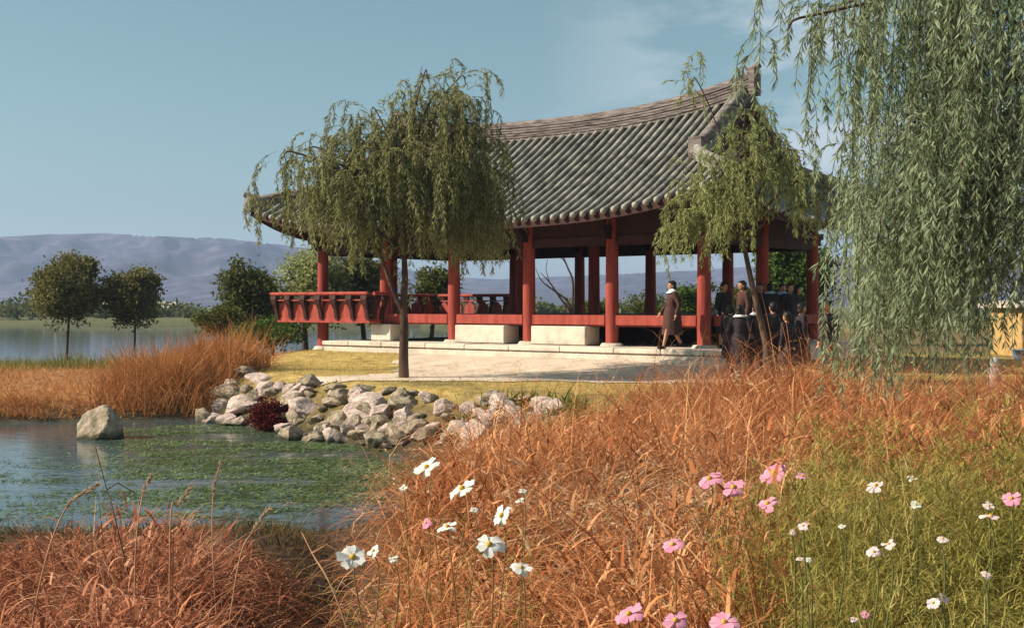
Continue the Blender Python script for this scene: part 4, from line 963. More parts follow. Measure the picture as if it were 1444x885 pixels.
# ------------------------------------------------------------------ people
def remesh(mb, name, mats, vox, parent, smooth=4):
    me = mb.mesh(name + '_src', mats); o = bpy.data.objects.new('tmp', me); C.objects.link(o)
    r = o.modifiers.new('r', 'REMESH'); r.mode = 'VOXEL'; r.voxel_size = vox; r.use_smooth_shade = True
    s = o.modifiers.new('s', 'SMOOTH'); s.iterations = smooth; s.factor = .5
    dg = bpy.context.evaluated_depsgraph_get(); nm = bpy.data.meshes.new_from_object(o.evaluated_get(dg)); nm.name = name
    bpy.data.objects.remove(o); bpy.data.meshes.remove(me)
    if not nm.materials:
        for mt in (mats if isinstance(mats, (list, tuple)) else [mats]): nm.materials.append(mt)
    return obj(name, nm, parent)
def person(label, loc, face, H=1.6, pose='stand', top='uniform', bottom='skirt', bottom_mat='uniform', collar='white', hair='short', shoe='shoe', group=None, seed=0, headturn=0.0):
    """local frame: faces -Y"""
    g = random.Random(seed); k = H / 1.6; root = empty('person', loc, face); tag(root, label, 'person', group)
    V = lambda x, y, z: Vector((x * k, y * k, z * k))
    st = .24 if pose == 'walk' else .03
    hipL, hipR = V(.085, 0, .84), V(-.085, 0, .84)
    ankL, ankR = V(.09, -st, .085), V(-.09, st, .085 + (.05 if pose == 'walk' else 0))
    kneeL, kneeR = (hipL + ankL) / 2 + V(0, -.03, 0), (hipR + ankR) / 2 + V(0, -.06 if pose == 'walk' else -.02, .0)
    shL, shR = V(.165, .01, 1.30), V(-.165, .01, 1.30)
    if pose == 'walk':   elL, elR, wrL, wrR = V(.21, .10, 1.04), V(-.21, -.06, 1.05), V(.19, .03, .82), V(-.19, -.22, .86)
    elif pose == 'clasp': elL, elR, wrL, wrR = V(.24, .04, 1.06), V(-.24, .04, 1.06), V(.06, -.18, .98), V(-.05, -.19, .96)
    elif pose == 'hold': elL, elR, wrL, wrR = V(.23, .05, 1.06), V(-.21, .03, 1.05), V(.14, -.20, 1.04), V(-.22, -.02, .82)
    else: elL, elR, wrL, wrR = V(.215, .03, 1.05), V(-.215, .03, 1.05), V(.22, -.02, .82), V(-.22, -.03, .82)
    b = MB()
    b.capsule(hipL, .085 * k, kneeL, .058 * k); b.capsule(kneeL, .056 * k, ankL, .038 * k); b.capsule(hipR, .085 * k, kneeR, .058 * k); b.capsule(kneeR, .056 * k, ankR, .038 * k)
    for a in (ankL, ankR): b.capsule(a + V(0, .02, -.045), .034 * k, a + V(0, -.14, -.055), .026 * k)
    b.ball(V(0, 0, .90), (.155 * k, .11 * k, .13 * k), 14); b.capsule(V(0, .0, .95), .115 * k, V(0, .0, 1.22), .125 * k); b.ball(V(0, .0, 1.2), (.16 * k, .105 * k, .16 * k), 14)
    b.capsule(shL, .055 * k, shR, .055 * k); b.capsule(V(0, .01, 1.28), .058 * k, V(0, -.005, 1.41), .048 * k)
    for sh, el, wr in ((shL, elL, wrL), (shR, elR, wrR)):
        b.capsule(sh, .050 * k, el, .038 * k); b.capsule(el, .038 * k, wr, .026 * k)
        d = (wr - el).normalized(); sx = Vector((1, 0, 0)) if abs(d.x) < .7 else Vector((0, 1, 0)); sx = (sx - d * sx.dot(d)).normalized(); nrm = d.cross(sx)
        pc = wr + d * .045 * k; b.capsule(wr, .024 * k, pc + d * .02 * k, .032 * k, 8)
        for q, fl_ in zip((-1.5, -.5, .5, 1.5), (.060, .074, .078, .066)):
            r0 = pc + d * .04 * k + sx * q * .019 * k; mid = r0 + d * fl_ * .55 * k; b.capsule(r0, .0105 * k, mid, .010 * k, 6); b.capsule(mid, .010 * k, mid + (d * .8 + nrm * .6).normalized() * fl_ * .5 * k, .009 * k, 6)
        r0 = wr + d * .03 * k + sx * .025 * k; b.capsule(r0, .012 * k, r0 + (d * .6 + sx * .7).normalized() * .055 * k, .010 * k, 6)
    hc = V(0, -.012, 1.495); T = Matrix.Rotation(headturn, 4, 'Z')
    hd = MB(); hd.ball((0, .008 * k, .012 * k), (.078 * k, .098 * k, .105 * k), 14); hd.ball((0, -.03 * k, -.045 * k), (.058 * k, .062 * k, .065 * k), 12)
    hd.capsule((0, -.095 * k, .0), .011 * k, (0, -.108 * k, -.022 * k), .015 * k, 6)
    for sx in (-1, 1): hd.ball((sx * .078 * k, .01 * k, -.01 * k), (.014 * k, .022 * k, .032 * k), 8)
    for v in range(len(hd.v)): hd.v[v] = tuple(T @ Vector(hd.v[v]) + hc)
    b.add(hd.v, hd.f)
    body = remesh(b, 'body', M['skin'], .0125, root)
    ft = MB()
    for sx in (-1, 1): ft.ball((sx * .032 * k, -.089 * k, .012 * k), (.013 * k, .008 * k, .006 * k), 8)
    ft.ball((0, -.089 * k, -.052 * k), (.022 * k, .008 * k, .006 * k), 8)
    for v in range(len(ft.v)): ft.v[v] = tuple(T @ Vector(ft.v[v]) + hc)
    ft.build('face_features', M['hair'], body)
    hr = MB(); hr.ball((0, .022 * k, .03 * k), (.088 * k, .098 * k, .098 * k), 14); hr.ball((0, .045 * k, -.02 * k), (.083 * k, .066 * k, .08 * k), 12)
    hr.ball((0, -.055 * k, .088 * k), (.062 * k, .038 * k, .026 * k), 10)
    if hair == 'bob':
        for sx in (-1, 1): hr.capsule((sx * .072 * k, .03 * k, .02 * k), .032 * k, (sx * .078 * k, .02 * k, -.075 * k), .022 * k, 8)
        hr.capsule((-.05 * k, .07 * k, -.07 * k), .035 * k, (.05 * k, .07 * k, -.07 * k), .035 * k, 8)
    for v in range(len(hr.v)): hr.v[v] = tuple(T @ Vector(hr.v[v]) + hc)
    remesh(hr, 'hair', M['hair'], .012, root, 2)
    j = MB(); j.ball(V(0, 0, 1.2), (.180 * k, .125 * k, .175 * k), 14); j.capsule(V(0, 0, 1.0), .142 * k, V(0, 0, 1.2), .140 * k); j.ball(V(0, 0, .90), (.172 * k, .128 * k, .12 * k), 14)
    j.capsule(shL, .07 * k, shR, .07 * k)
    for sh, el, wr in ((shL, elL, wrL), (shR, elR, wrR)): j.capsule(sh, .066 * k, el, .053 * k); j.capsule(el, .052 * k, el.lerp(wr, .93), .042 * k)
    remesh(j, 'jacket', M[top], .016, root, 3)
    if bottom == 'skirt':
        s = MB(); n = 28; prof = [(.145, .98), (.185, .86), (.215, .68), (.235, .50)]; vs = []
        for r, z in prof:
            for q in range(n):
                a = 2 * math.pi * q / n; rr = r * (1 + .04 * math.cos(a * 14)); vs.append(V(rr * math.cos(a), rr * .82 * math.sin(a) + (0 if pose != 'walk' else 0), z))
        s.add(vs, [(i * n + q, i * n + (q + 1) % n, (i + 1) * n + (q + 1) % n, (i + 1) * n + q) for i in range(3) for q in range(n)], 0, True)
        s.build('skirt', M[bottom_mat], root)
    elif bottom == 'coat':
        s = MB(); n = 28; prof = [(.16, 1.0), (.20, .86), (.225, .6), (.25, .34)]; vs = []
        for r, z in prof:
            for q in range(n):
                a = 2 * math.pi * q / n; rr = r * (1 + .03 * math.cos(a * 9)); vs.append(V(rr * .9 * math.cos(a), rr * (1.0 if pose == 'walk' else .8) * math.sin(a), z))
        s.add(vs, [(i * n + q, i * n + (q + 1) % n, (i + 1) * n + (q + 1) % n, (i + 1) * n + q) for i in range(3) for q in range(n)], 0, True)
        s.build('coat_skirt', M[bottom_mat], root)
    else:
        s = MB()
        for hp, kn, an in ((hipL, kneeL, ankL), (hipR, kneeR, ankR)): s.capsule(hp, .10 * k, kn, .078 * k); s.capsule(kn, .076 * k, an + V(0, 0, .0), .062 * k)
        s.ball(V(0, 0, .88), (.165 * k, .125 * k, .12 * k), 12); remesh(s, 'trousers', M[bottom_mat], .016, root, 3)
    for a in (ankL, ankR):
        s = MB(); s.capsule(a + V(0, .025, -.04), .045 * k, a + V(0, -.13, -.05), .036 * k); s.capsule(a + V(0, .02, -.01), .044 * k, a + V(0, .0, -.045), .044 * k); remesh(s, 'shoe', M[shoe], .014, root, 2)
    if collar:
        s = MB(); n = 20; vs = []
        for r, z, dy in ((.058, 1.415, 0), (.10, 1.375, -.005), (.135, 1.345, -.01)):
            for q in range(n): a = 2 * math.pi * q / n; vs.append(V(r * 1.1 * math.cos(a), r * .95 * math.sin(a) + dy, z - .03 * (math.sin(a) < -.5) * (r > .08)))
        s.add(vs, [(i * n + q, i * n + (q + 1) % n, (i + 1) * n + (q + 1) % n, (i + 1) * n + q) for i in range(2) for q in range(n)], 0, True)
        c_ = s.build('collar', M[collar], root); sd2 = c_.modifiers.new('s', 'SOLIDIFY'); sd2.thickness = .012
    return root
GRP = 'visitors by the right end of the pavilion'
def pp(px, Y, z): return ((px - 722) / FPX * Y, Y, z)
person('person walking left in dark brown coat with white collar', pp(948, 29.55, PZT), R(-78), 1.62, 'walk', 'coat', 'coat', 'coat', 'white', 'bob', seed=1)
person('person in dark clothes half hidden behind the right sunlit column', pp(1021, 30.6, PZT), R(30), 1.6, 'stand', 'uniform', 'coat', seed=2, collar=None, group=GRP)
person('person with bobbed hair in brown jacket, taller one just left of the leaning trunk', pp(1047, 29.5, PZT), R(-70), 1.62, 'stand', 'coat', 'coat', hair='bob', collar=None, seed=3, group=GRP)
person('person in dark uniform with white collar nearest the platform corner, back to us', pp(1043, 26.6, ghp(4.9, 26.6)), R(165), 1.56, 'clasp', 'uniform', 'coat', hair='bob', seed=4, group=GRP)
person('person in dark uniform with white collar standing right against the leaning trunk', pp(1066, 26.9, ghp(5.3, 26.9)), R(200), 1.58, 'clasp', 'uniform', 'trousers', seed=5, group=GRP)
person('person with pale blue collar just right of the leaning trunk', pp(1086, 30.6, PZT), R(150), 1.58, 'stand', 'uniform', 'trousers', collar='paleblue', shoe='white', seed=6, group=GRP)
person('person with pale blue collar and white shoes in the middle of the group', pp(1103, 31.2, PZT), R(20), 1.58, 'hold', 'uniform', 'trousers', collar='paleblue', shoe='white', seed=7, group=GRP)
person('person in black with bobbed hair at the back of the group by the corner column', pp(1124, 32.2, PZT), R(80), 1.55, 'stand', 'uniform', 'coat', hair='bob', collar=None, seed=8, group=GRP)
person('shorter person in dark clothes in front of the group, right of the leaning trunk', pp(1110, 26.4, ghp(5.9, 26.4)), R(220), 1.45, 'stand', 'uniform', 'coat', hair='bob', collar=None, seed=9, group=GRP)
person('person in dark suit with a sunlit face standing behind the hanging willow strands', pp(1168, 25.6, ghp(6.5, 25.6)), R(-60), 1.68, 'stand', 'uniform', 'trousers', collar=None, seed=10)

person('person in dark clothes at the near left of the group behind dry grass', pp(1030, 27.3, ghp(4.83, 27.3)), R(140), 1.5, 'stand', 'uniform', 'coat', hair='bob', collar=None, seed=11, group=GRP)
person('person in dark jacket with bare hands clasped, between the leaning trunk and the shorter person', pp(1090, 27.2, ghp(5.75, 27.2)), R(190), 1.6, 'clasp', 'uniform', 'trousers', collar=None, seed=12, group=GRP)
person('person in black coat at the far right of the group', pp(1130, 27.4, ghp(6.4, 27.4)), R(100), 1.62, 'stand', 'uniform', 'coat', hair='bob', collar=None, seed=13, group=GRP)
person('person in brown jacket behind the group under the eaves', pp(1072, 31.6, PZT), R(-20), 1.6, 'stand', 'coat', 'trousers', collar=None, seed=14, group=GRP)
person('person in dark clothes at the back with light face, right of the blue collars', pp(1114, 30.6, PZT), R(10), 1.57, 'stand', 'uniform', 'coat', hair='bob', collar=None, seed=15, group=GRP)

# ------------------------------------------------------------------ grasses
def rect_sample(n, x0, x1, y0, y1): return rng.uniform(x0, x1, n), rng.uniform(y0, y1, n)
def stuff(name, label, V, Fq, mt): return tag(obj(name, np_mesh(name, V, Fq, mt)), label, None, None, 'stuff')
def clumped(x, y, sc, seed): return fbm(x * sc, y * sc, 3, seed)
def grass_set(x, y, hmean, hvar, w0, w1, azm, azs, p0, p1, nseg=5, hmul=None, power=1.3):
    n = len(x); z = gh(x, y) - .02
    h = np.clip(rng.normal(hmean, hvar, n), hmean * .35, hmean * 1.7)
    if hmul is not None: h = h * hmul
    return blades(np.stack([x, y, z], -1), h, rng.uniform(w0, w1, n), rng.normal(azm, azs, n), np.abs(rng.normal(p0, .28, n)), np.abs(rng.normal(p1, .7, n)), nseg, power)
# right bank of dry grass, 2.6 to 17 m
N = 95000
y = 2.6 + 14.6 * rng.uniform(0, 1, N) ** .8; edge = np.where(y < 9, -.085 * y, -.77 + (y - 9) * .22) + .25 * (fbm(y * .8, y * 0, 3, 5) - .45)
x = edge + rng.uniform(0, 1, N) * (.52 * y + .6 - edge)
top = 16.9 - .9 * np.abs(x - 3.0) * (x < 3) + .8 * (clumped(x, y * 0, .9, 60) - .45)
green = (x / y > .235 + .16 * (clumped(x, y, 1.0, 61) - .45) + .03 * rng.normal(0, 1, len(x))) & (y < 5.0 + rng.normal(0, .35, len(x)))
ok = (y < top) & (~green | (rng.uniform(0, 1, len(x)) < .10)); x, y = x[ok], y[ok]
cl = clumped(x, y, 1.4, 62); hm_ = (.28 + 1.5 * cl) * (.75 + .25 * sstep(-.1, .10, x / y))  * np.where(y < 5, .92, 1 + .08 * sstep(9, 13, y)) * (1 - .35 * np.exp(-((x - .9) / .7) ** 2 - ((y - 7) / 1.2) ** 2))
V1, F1 = grass_set(x, y, .96, .24, .004, .012, 3.3, 3, .35, 2.3, 7, hm_, 1.7)
nb = 10000; s_ = rng.choice(len(x), nb); V2, F2 = grass_set(x[s_], y[s_], 1.02, .25, .012, .026, 3.0, 3, .35, 3.6, 9, hm_[s_], 2.0)
V, Fq, mi = join([(V1, F1, 0), (V2, F2, 0)]); ns = 5000; xs = rng.normal(.95, .5, ns); ys = rng.normal(7.2, .9, ns); V3, F3 = blades(np.stack([xs, ys, gh(xs, ys) + rng.uniform(.2, .5, ns)], -1), rng.uniform(.2, .5, ns), rng.uniform(.008, .018, ns), rng.uniform(0, 6.28, ns), rng.uniform(.8, 1.5, ns), rng.uniform(1.4, 2.2, ns), 4)
tipv = V1.reshape(-1, 8, 2, 3).mean(2); tsel = rng.choice(len(tipv), 5000); tp_ = np.repeat(tipv[tsel, 7], 9, 0); tdir = np.repeat(tipv[tsel, 7] - tipv[tsel, 5], 9, 0)
tdir /= np.linalg.norm(tdir, axis=1, keepdims=True) + 1e-6; nn_ = len(tp_)
V4, F4 = leaves(tp_ - tdir * rng.uniform(0, .13, (nn_, 1)) + rng.normal(0, .004, (nn_, 3)), tdir + rng.normal(0, .45, (nn_, 3)), rng.uniform(.015, .04, nn_), rng.uniform(.004, .009, nn_))
near = np.where(y < 9.5)[0]; cs = rng.choice(near, 7000); nc = len(cs)
V5, F5 = blades(np.stack([x[cs], y[cs], gh(x[cs], y[cs]) + hm_[cs] * rng.uniform(.35, .85, nc)], -1), rng.uniform(.10, .28, nc), rng.uniform(.009, .020, nc), rng.uniform(0, 6.28, nc), rng.uniform(.2, 1.5, nc), rng.uniform(1.8, 3.9, nc), 6, 1.2)
V, Fq, mi = join([(V1, F1, 0), (V2, F2, 0), (V3, F3, 1), (V4, F4, 1), (V5, F5, np.arange(1)[0])])
me_ = np_mesh('dry_grass', V, Fq, [M['dry'], M['straw']], mi); tag(obj('dry_grass', me_), 'thick tangle of red-brown dry grass covering the near bank', None, None, 'stuff')
# bottom left mound
N = 15000; y = rng.uniform(3.3, 7.0, N); u = rng.uniform(-.46, -.165, N); x = u * y
hmul = np.interp(u, [-.46, -.41, -.30, -.22, -.165], [.36, .42, .66, .40, .18]) * (.5 + 1.1 * clumped(x, y, 1.8, 66))
V1, F1 = grass_set(x, y, .90, .16, .006, .014, .2, 3, .35, 1.9, 6, hmul); nb = 4500; s_ = rng.choice(N, nb); V2, F2 = grass_set(x[s_], y[s_], .98, .18, .011, .02, .3, 3, .3, 2.9, 8, hmul[s_], 2.0)
cs = rng.choice(N, 2600); nc = len(cs)
V5, F5 = blades(np.stack([x[cs], y[cs], gh(x[cs], y[cs]) + hmul[cs] * rng.uniform(.3, .8, nc)], -1), rng.uniform(.10, .28, nc), rng.uniform(.009, .018, nc), rng.uniform(0, 6.28, nc), rng.uniform(.2, 1.5, nc), rng.uniform(1.8, 3.9, nc), 6, 1.2)
V, Fq, mi = join([(V1, F1, 0), (V2, F2, 0), (V5, F5, 0)]); stuff('dry_grass', 'mound of dark red dry grass in the lower left corner', V, Fq, M['dryred'])
# low growth in the gully and near bank
N = 9000; y = rng.uniform(4.2, 13.5, N); x = rng.uniform(-.42, .0, N) * y; z = gh(x, y); ok = z > WZ + .03; x, y = x[ok], y[ok]
V, Fq = grass_set(x, y, .12, .05, .006, .012, 0, 3, .4, 1.6, 4); stuff('bank_grass', 'low dark green and brown growth on the near pond bank', V, Fq, M['muddy'])
# floating weed on the pond
N = 100000; x = rng.uniform(-9.5, .2, N); y = rng.uniform(13.2, 27, N); uu = x / y
den = sstep(-.36, -.24, uu) * .9 + .3 * sstep(22, 18, y); den = den * (.06 + sstep(.39, .55, fbm(x * .7, y * 1.7, 5, 91)) * 1.4)
ok = (rng.uniform(0, 1, N) < den) & (poly_sd(POND, x, y) < -.05) & ~((uu > -.16) & (np.abs(y - 15) < .9)); x, y = x[ok], y[ok]; n_ = len(x)
V, Fq = blades(np.stack([x, y, np.full(n_, WZ + .006)], -1), rng.uniform(.03, .12, n_), rng.uniform(.012, .04, n_), rng.uniform(0, 6.28, n_), rng.uniform(1.2, 1.55, n_), rng.uniform(1.45, 1.62, n_), 2)
stuff('floating_weed', 'green water weed floating in patches on the pond', V, Fq, M['weed'])
# golden bank at the left
N = 30000; y = 27.6 + 20 * rng.uniform(0, 1, N) ** 1.5; x = rng.uniform(-22, -5.8, N); z = gh(x, y); ok = (z > WZ + .05) & (y < 47 + (x + 20) * .1) & ((x < -6.6) | (y > 30)) & ~((x > -6.8) & (y < 45)); x, y = x[ok], y[ok]
V1, F1 = grass_set(x, y, .20, .08, .012, .026, 3.3, 2.4, .5, 2.0, 4, .2 + 1.7 * clumped(x, y, .9, 70))
N = 11000; x = rng.normal(-8.1, .75, N); y = rng.normal(31.2, 1.6, N); ok = (gh(x, y) > WZ + .05) & (x < -6.5); x, y = x[ok], y[ok]
V2, F2 = grass_set(x, y, 1.18, .26, .014, .028, 3.0, 2.2, .2, 1.6, 6, .35 + 1.35 * clumped(x, y, 1.1, 71))
N = 1800; x = rng.normal(-12.4, 1.3, N); y = rng.uniform(27.6, 29.2, N); ok = (gh(x, y) > WZ + .0); x, y = x[ok], y[ok]
V3, F3 = grass_set(x, y, .40, .12, .014, .026, 4.6, .6, .5, 2.2, 5)
V, Fq, mi = join([(V1, F1, 0), (V2, F2, 0), (V3, F3, 0)]); stuff('golden_reeds', 'golden orange reeds and grass on the left bank', V, Fq, M['reedgold'])
# lake margin
N = 12000; y = rng.uniform(41, 53, N); x = rng.uniform(-26, 3, N); z = gh(x, y); ok = (z > WZ - .05); x, y = x[ok], y[ok]
tl = 1 + 1.3 * np.exp(-(((x / y * FPX + 722) - 100) / 30) ** 2 - ((y - 46) / 2) ** 2) + 1.3 * np.exp(-(((x / y * FPX + 722) - 175) / 26) ** 2 - ((y - 46) / 2) ** 2)
V, Fq = grass_set(x, y, .34, .12, .02, .035, 3.3, 2.5, .2, 1.0, 4, tl); stuff('shore_grass', 'green and yellow grass along the lake margin', V, Fq, M['shore'])
# lawn
N = 42000; y = rng.uniform(16.5, 40, N); x = rng.uniform(-7, 14, N); z = gh(x, y)
lx, ly = ca_ * (x - PC[0]) + sa_ * (y - PC[1]) * 1, 0 * x
lx = ca_ * (x - PC[0]) - sa_ * -(y - PC[1]) * 1; lx = ca_ * (x - PC[0]) + sa_ * (y - PC[1]); ly = -sa_ * (x - PC[0]) + ca_ * (y - PC[1])
inpl = (lx > PX0 - .15) & (lx < PX1 + .1) & (ly > PY0 - .1) & (ly < PY1 + .1)
psd = poly_sd(PATH, x, y) + 1.3 * (fbm(x * 1.6, y * 1.6, 5, 21) - .45)
ok = (z > -.35) & ~inpl & (psd > 0.02); x, y = x[ok], y[ok]
V, Fq = grass_set(x, y, .085, .03, .007, .014, 0, 3, .2, .9, 3, .5 + 1.1 * clumped(x, y, .8, 74)); stuff('lawn_grass', 'short yellowed lawn between the path and the boulders', V, Fq, M['lawn'])
# tufts between the boulders
N = 9000; x = rng.uniform(-7.4, .6, N); y = rng.uniform(18, 30, N); z = gh(x, y); ok = (z > -.9) & (z < -.04) & (clumped(x, y, 1.6, 81) > .46); x, y = x[ok], y[ok]
V, Fq = grass_set(x, y, .17, .07, .008, .018, 0, 3, .3, 1.6, 4); stuff('bank_tufts', 'dry yellowish tufts growing between the boulders of the bank', V, Fq, M['tuft'])
# green plants at the right end of the bank
N = 2600; x = rng.uniform(-1.2, 1.2, N); y = rng.uniform(17.2, 22, N); z = gh(x, y); ok = (z > WZ + .02) & (z < -.05); x, y = x[ok], y[ok]
V, Fq = grass_set(x, y, .26, .1, .02, .04, 0, 3, .3, 1.4, 4); stuff('bank_weeds', 'green weeds between the stones at the right end of the bank', V, Fq, M['leafgreen'])
# cosmos foliage, feathery
NS_ = 1000; yb = rng.uniform(2.6, 5.3, NS_); xb = (.185 + .32 * rng.uniform(0, 1, NS_) ** .75 + .16 * (fbm(yb * 1.3, yb * 0 + 3, 3, 44) - .45)) * yb + .1; zb = gh(xb, yb); Hs = rng.normal(.93, .15, NS_) * (.55 + 1.0 * clumped(xb, yb, 1.7, 88)) * np.interp(xb / yb, [.22, .28, .36], [.8, 1.0, 1.0])
azs = rng.uniform(0, 6.28, NS_); V1, F1 = blades(np.stack([xb, yb, zb], -1), Hs, np.full(NS_, .007), azs, np.full(NS_, .04), rng.uniform(.1, .5, NS_), 5, 1.3)
per = 26; sid = np.repeat(np.arange(NS_), per); hh = rng.uniform(.15, 1.0, len(sid)) ** .7; lean = Hs[sid] * hh ** 2 * .16
node = np.stack([xb[sid] + np.cos(azs[sid]) * lean, yb[sid] + np.sin(azs[sid]) * lean, zb[sid] + Hs[sid] * hh * .97], -1)
oa = rng.uniform(0, 6.28, len(sid)); node = node + np.stack([np.cos(oa), np.sin(oa), rng.uniform(-.2, .4, len(sid))], -1) * rng.uniform(.01, .09, (len(sid), 1))
pos = np.repeat(node, 7, 0) + rng.normal(0, .012, (len(node) * 7, 3)); n_ = len(pos)
V2, F2 = blades(pos, rng.uniform(.03, .075, n_), rng.uniform(.0025, .0055, n_), np.repeat(oa, 7) + rng.normal(0, 1.0, n_), rng.uniform(.2, 1.9, n_), rng.uniform(.3, 2.6, n_), 2)
V, Fq, mi = join([(V1, F1, 0), (V2, F2, 0)]); stuff('cosmos_foliage', 'feathery green flower foliage in the lower right corner', V, Fq, M['cosmos'])

# ------------------------------------------------------------------ reed stalks before the water
REEDS = [((52, 838), (90, 720), (136, 684), 4.6, 'long arching reed plume farthest left over the pond'), ((190, 790), (200, 700), (212, 672), 5.2, 'short upright reed plume left of the mound top'),
         ((300, 790), (300, 700), (310, 654), 5.4, 'pale upright reed plume standing alone over the green water'), ((240, 735), (250, 712), (268, 688), 5.0, 'thin slanted reed tip on top of the red mound'),
         ((335, 800), (355, 750), (378, 718), 5.0, 'straight dry stalk slanting right at the mound edge'), ((480, 860), (440, 780), (425, 750), 4.2, 'thick orange stalk leaning left over the dark gully'),
         ((165, 745), (150, 690), (134, 630), 5.4, 'dark bare forked stem rising over the water')]
for n_, (p0, p1, p2, Y, lab) in enumerate(REEDS):
    a, b, c = at(*p0, Y), at(*p1, Y + .1), at(*p2, Y + .15); gz = ghp(a.x, Y); ex = a + (a - b).normalized() * .4; 
    r = empty('reed_stalk', (a.x, Y, gz)); tag(r, lab, 'reed', 'reed stalks over the pond'); off = Vector(r.location)
    cv = catmull([Vector((ex.x, Y, gz - .05)) - off, a - off, b - off, c - off], 6); m = MB(); m.tube(cv, taper(cv, .0042, .0018), 6); m.build('stem', M['stemdry' if n_ < 6 else 'bark'], r)
    if n_ < 5:
        pts = np.array([list(v) for v in cv[-7:]]); n = 260; q = rng.uniform(0, 5.99, n); i = q.astype(int); f = (q - i)[:, None]; pos = pts[i] * (1 - f) + pts[i + 1] * f; d = pts[i + 1] - pts[i]; d /= np.linalg.norm(d, axis=1, keepdims=True)
        V, Fq = leaves(pos, d + rng.normal(0, .35, (n, 3)), rng.uniform(.014, .03, n), rng.uniform(.0025, .0045, n)); obj('plume', np_mesh('plume', V, Fq, M['plume']), r)
    else:
        m = MB(); k = cv[len(cv) * 2 // 3]; m.tube([k, k + Vector((.05, 0, .03)), k + Vector((.12, .02, -.02))], [.004, .003, .002], 5); m.build('side_shoot', M['stemdry' if n_ < 6 else 'bark'], r)

# ------------------------------------------------------------------ cosmos flowers
FLOW = [ # px, py, size px, colour, facing tilt (0 up .. 1 side), roll, label
 (602, 659, 34, 'w', .55, .6, 'white flower farthest left-top, edge of the dry grass by the water'), (652, 689, 38, 'w', .6, .5, 'wide white flower leaning right above the dry grass'),
 (497, 786, 40, 'w', 1.0, -.3, 'big white flower hanging over the dark gully at far left'), (527, 777, 22, 'w', .6, .7, 'half-open white flower right beside the biggest white one'),
 (555, 788, 12, 'w', .8, 0, 'small white bud over the gully'), (568, 688, 12, 'w', .8, .3, 'tiny white flower at the water edge'),
 (631, 743, 28, 'w', .5, .3, 'flat white flower next to the small pink one'), (708, 727, 34, 'w', .75, 1.0, 'steeply tilted white flower in the middle of the dry grass'),
 (668, 719, 13, 'w', .8, 0, 'small round white flower among the larger white ones'), (690, 768, 38, 'w', 1.0, .1, 'drooping white flower with spread petals'),
 (735, 800, 26, 'w', .8, -.3, 'lowest white flower, yellowish at one side'), (737, 692, 13, 'w', .6, 0, 'upper of two small white flowers close together'), (733, 706, 15, 'w', .5, .4, 'lower of two small white flowers close together'),
 (601, 737, 16, 'p', 1.0, 1.2, 'small pink flower alone among white ones'),
 (1001, 675, 32, 'p', .6, .4, 'left flower of the pink row, ragged edge'), (1035, 687, 31, 'p', .85, .2, 'round pink flower in the middle of the pink row'), (1093, 667, 40, 'p', .7, .7, 'largest pink flower, tilted, at the right of the pink row'),
 (1083, 710, 30, 'p', .5, .5, 'thin side-on pink flower under the largest pink one'), (1132, 671, 15, 'p', .8, 0, 'small pale pink flower right of the largest pink one'),
 (949, 768, 32, 'p', .8, .4, 'lone bright pink flower in the middle of the dry grass'), (887, 866, 36, 'p', .8, .5, 'left one of the deep pink flowers at the bottom edge'),
 (953, 875, 34, 'p', .9, .1, 'middle one of the deep pink flowers at the bottom edge'), (1022, 878, 36, 'p', .6, .3, 'right one of the deep pink flowers at the bottom edge'),
 (1133, 741, 15, 'q', .9, .5, 'small pale flower at the border of dry grass and green leaves'), (1118, 750, 9, 'q', .9, 0, 'tiny pale bud left of the small pale flower'),
 (1236, 685, 26, 'q', .35, .4, 'side-on pale pink flower above the green leaves'), (1288, 674, 15, 'w', .5, 0, 'upper white flower of the pair above the green leaves'), (1292, 712, 18, 'w', .8, 0, 'round white flower in the green leaves'),
 (1398, 728, 26, 'q', .35, 0, 'flat pale pink flower near the right edge'), (1427, 703, 27, 'p', .7, .4, 'pink flower closest to the right edge'), (1395, 713, 15, 'q', .9, 0, 'pale flower just above the flat pale pink one'),
 (1233, 778, 18, 'q', .9, .3, 'pale upright flower in the middle of the green leaves'), (1254, 767, 18, 'q', .4, .4, 'side-on pale flower touching the upright one'), (1330, 760, 15, 'q', .6, 0, 'small pale flower right of the middle of the green leaves'),
 (1128, 788, 9, 'q', .8, 0, 'left tiny pale flower of a pair low in the green border'), (1141, 789, 9, 'w', .8, 0, 'right tiny white flower of a pair low in the green border'), (1188, 742, 9, 'w', .8, 0, 'tiny bluish white dot flower in the green leaves'),
 (1317, 850, 18, 'q', .9, .8, 'left pale flower of the pair near the bottom right'), (1331, 843, 18, 'q', .9, -.8, 'right pale flower of the pair near the bottom right'), (1221, 866, 14, 'p', .9, 0, 'small pink flower at the bottom of the green leaves'),
 (1205, 873, 11, 'q', .9, 0, 'small pale flower at the bottom edge beside a pink one'), (1391, 810, 13, 'q', .8, 0, 'small faded flower low at the right')]
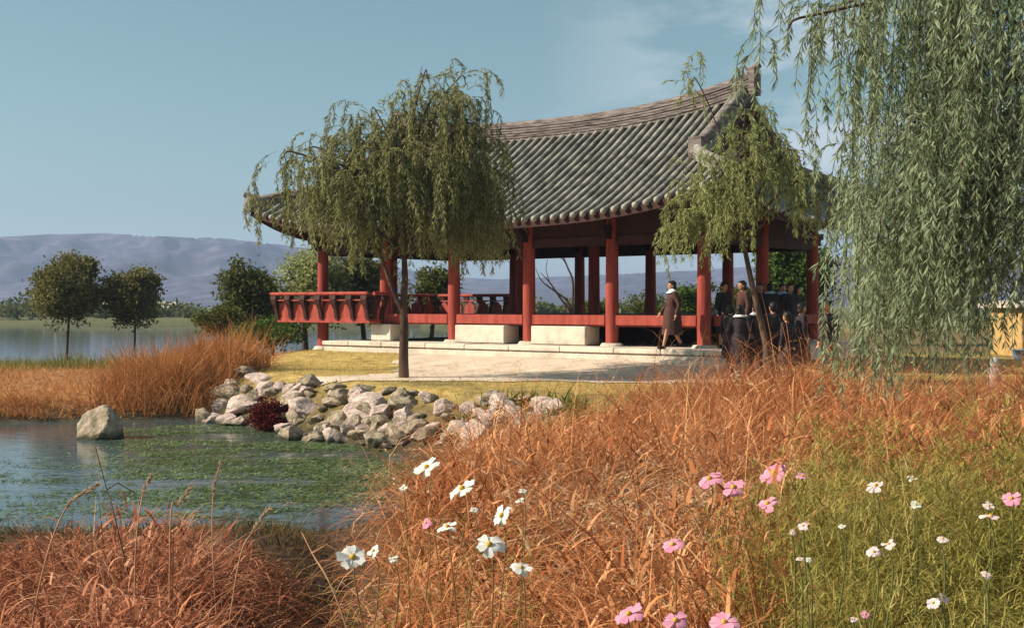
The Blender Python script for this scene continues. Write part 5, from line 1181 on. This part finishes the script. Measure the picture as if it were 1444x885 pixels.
for n_, (px, py, sz, colr, tilt, roll, lab) in enumerate(FLOW):
    Y = float(np.clip((.62 if px < 1110 else .50) * FPX / (py - 430), 2.3, 5.1)); p = at(px, py, Y); dia = sz / FPX * Y * 1.12; gz = ghp(p.x, Y)
    if px < 640 and Y > 4: Y = Y
    r = empty('cosmos_flower', (p.x, Y, gz)); tag(r, lab, 'flower', 'cosmos flowers'); H = p.z - gz
    g = random.Random(n_); bx, by = g.uniform(-.12, .12), g.uniform(.0, .2)
    cv = catmull([(bx, by, -.05), (bx * .6, by * .6, H * .5), (.01, .015, H * .9), (0, .008, H - .004)], 6); m = MB(); m.tube(cv, taper(cv, .0028, .0014), 6); m.build('stem', M['stemgreen' if px > 1110 else 'stemdull'], r)
    fa = .18 + .72 * max(0, tilt - .3); nrm = Vector((-math.sin(roll) * math.sqrt(1 - fa * fa), -fa, math.cos(roll) * math.sqrt(1 - fa * fa) + .1)).normalized(); q = nrm.to_track_quat('Z', 'Y').to_matrix()
    parts = []; nP = 8; Vs = []; Fs = []
    for k in range(nP):
        a = 2 * math.pi * k / nP + g.uniform(-.08, .08); Rr = dia / 2 * g.uniform(.72, 1.1); ca2, sa2 = math.cos(a), math.sin(a); rows = []; dr_ = g.uniform(-.35, .30)
        for s, w, zz in ((.10, .05, 0), (.45, .24, .05), (.8, .36, .03), (1.0, .26, -.04)):
            for e in (-1, 0, 1): 
                rr = s * (1.04 if (e == 0 and s < 1) else 1) - (.06 if (s == 1.0 and e == 0) else 0)
                x_, y_ = rr * Rr, e * w * Rr; rows.append(q @ Vector((x_ * ca2 - y_ * sa2, x_ * sa2 + y_ * ca2, (zz + (.03 if e else 0) + (.02 if k % 2 else 0) + s * s * dr_) * Rr)) + Vector((0, 0, H)))
        o_ = len(Vs); Vs += rows
        for i in range(3):
            for j in range(2): Fs.append((o_ + i * 3 + j, o_ + i * 3 + j + 1, o_ + i * 3 + j + 4, o_ + i * 3 + j + 3))
    nf = 60; hh = rng.uniform(.35, .93, nf); lp = np.stack([rng.normal(0, .03, nf), rng.normal(0.01, .03, nf), hh * H], -1)
    V_, F_ = blades(lp, rng.uniform(.03, .09, nf), rng.uniform(.002, .004, nf), rng.uniform(0, 6.28, nf), rng.uniform(.3, 1.2, nf), rng.uniform(.6, 2.2, nf), 3); obj('foliage', np_mesh('foliage', V_, F_, M['cosmos']), r)
    obj('petals', np_mesh('petals', np.array([list(v) for v in Vs]), np.array(Fs), M[{'w': 'petalw', 'p': 'petalp', 'q': 'petalpp'}[colr]], smooth=True), r)
    m = MB(); m.ball(Vector((0, 0, H)) + nrm * dia * .03, dia * .11, 8); m.build('flower_centre', M['pollen'], r)

# fallen willow leaves on the path and lawn
N = 900; x = rng.normal(-.5, 2.6, N); y = rng.uniform(24.5, 31, N); z = grid_z(x, y) + .035; ok = z > -.1; x, y, z = x[ok], y[ok], z[ok]; n_ = len(x)
V, Fq = leaves(np.stack([x, y, z], -1), np.stack([rng.normal(0, 1, n_), rng.normal(0, 1, n_), rng.normal(0, .12, n_)], -1), rng.uniform(.06, .12, n_), rng.uniform(.018, .035, n_), np.stack([rng.normal(0, .2, n_), rng.normal(0, .2, n_), np.ones(n_)], -1))
stuff('fallen_leaves', 'dry fallen leaves scattered over the path and lawn', V, Fq, M['tuft'])
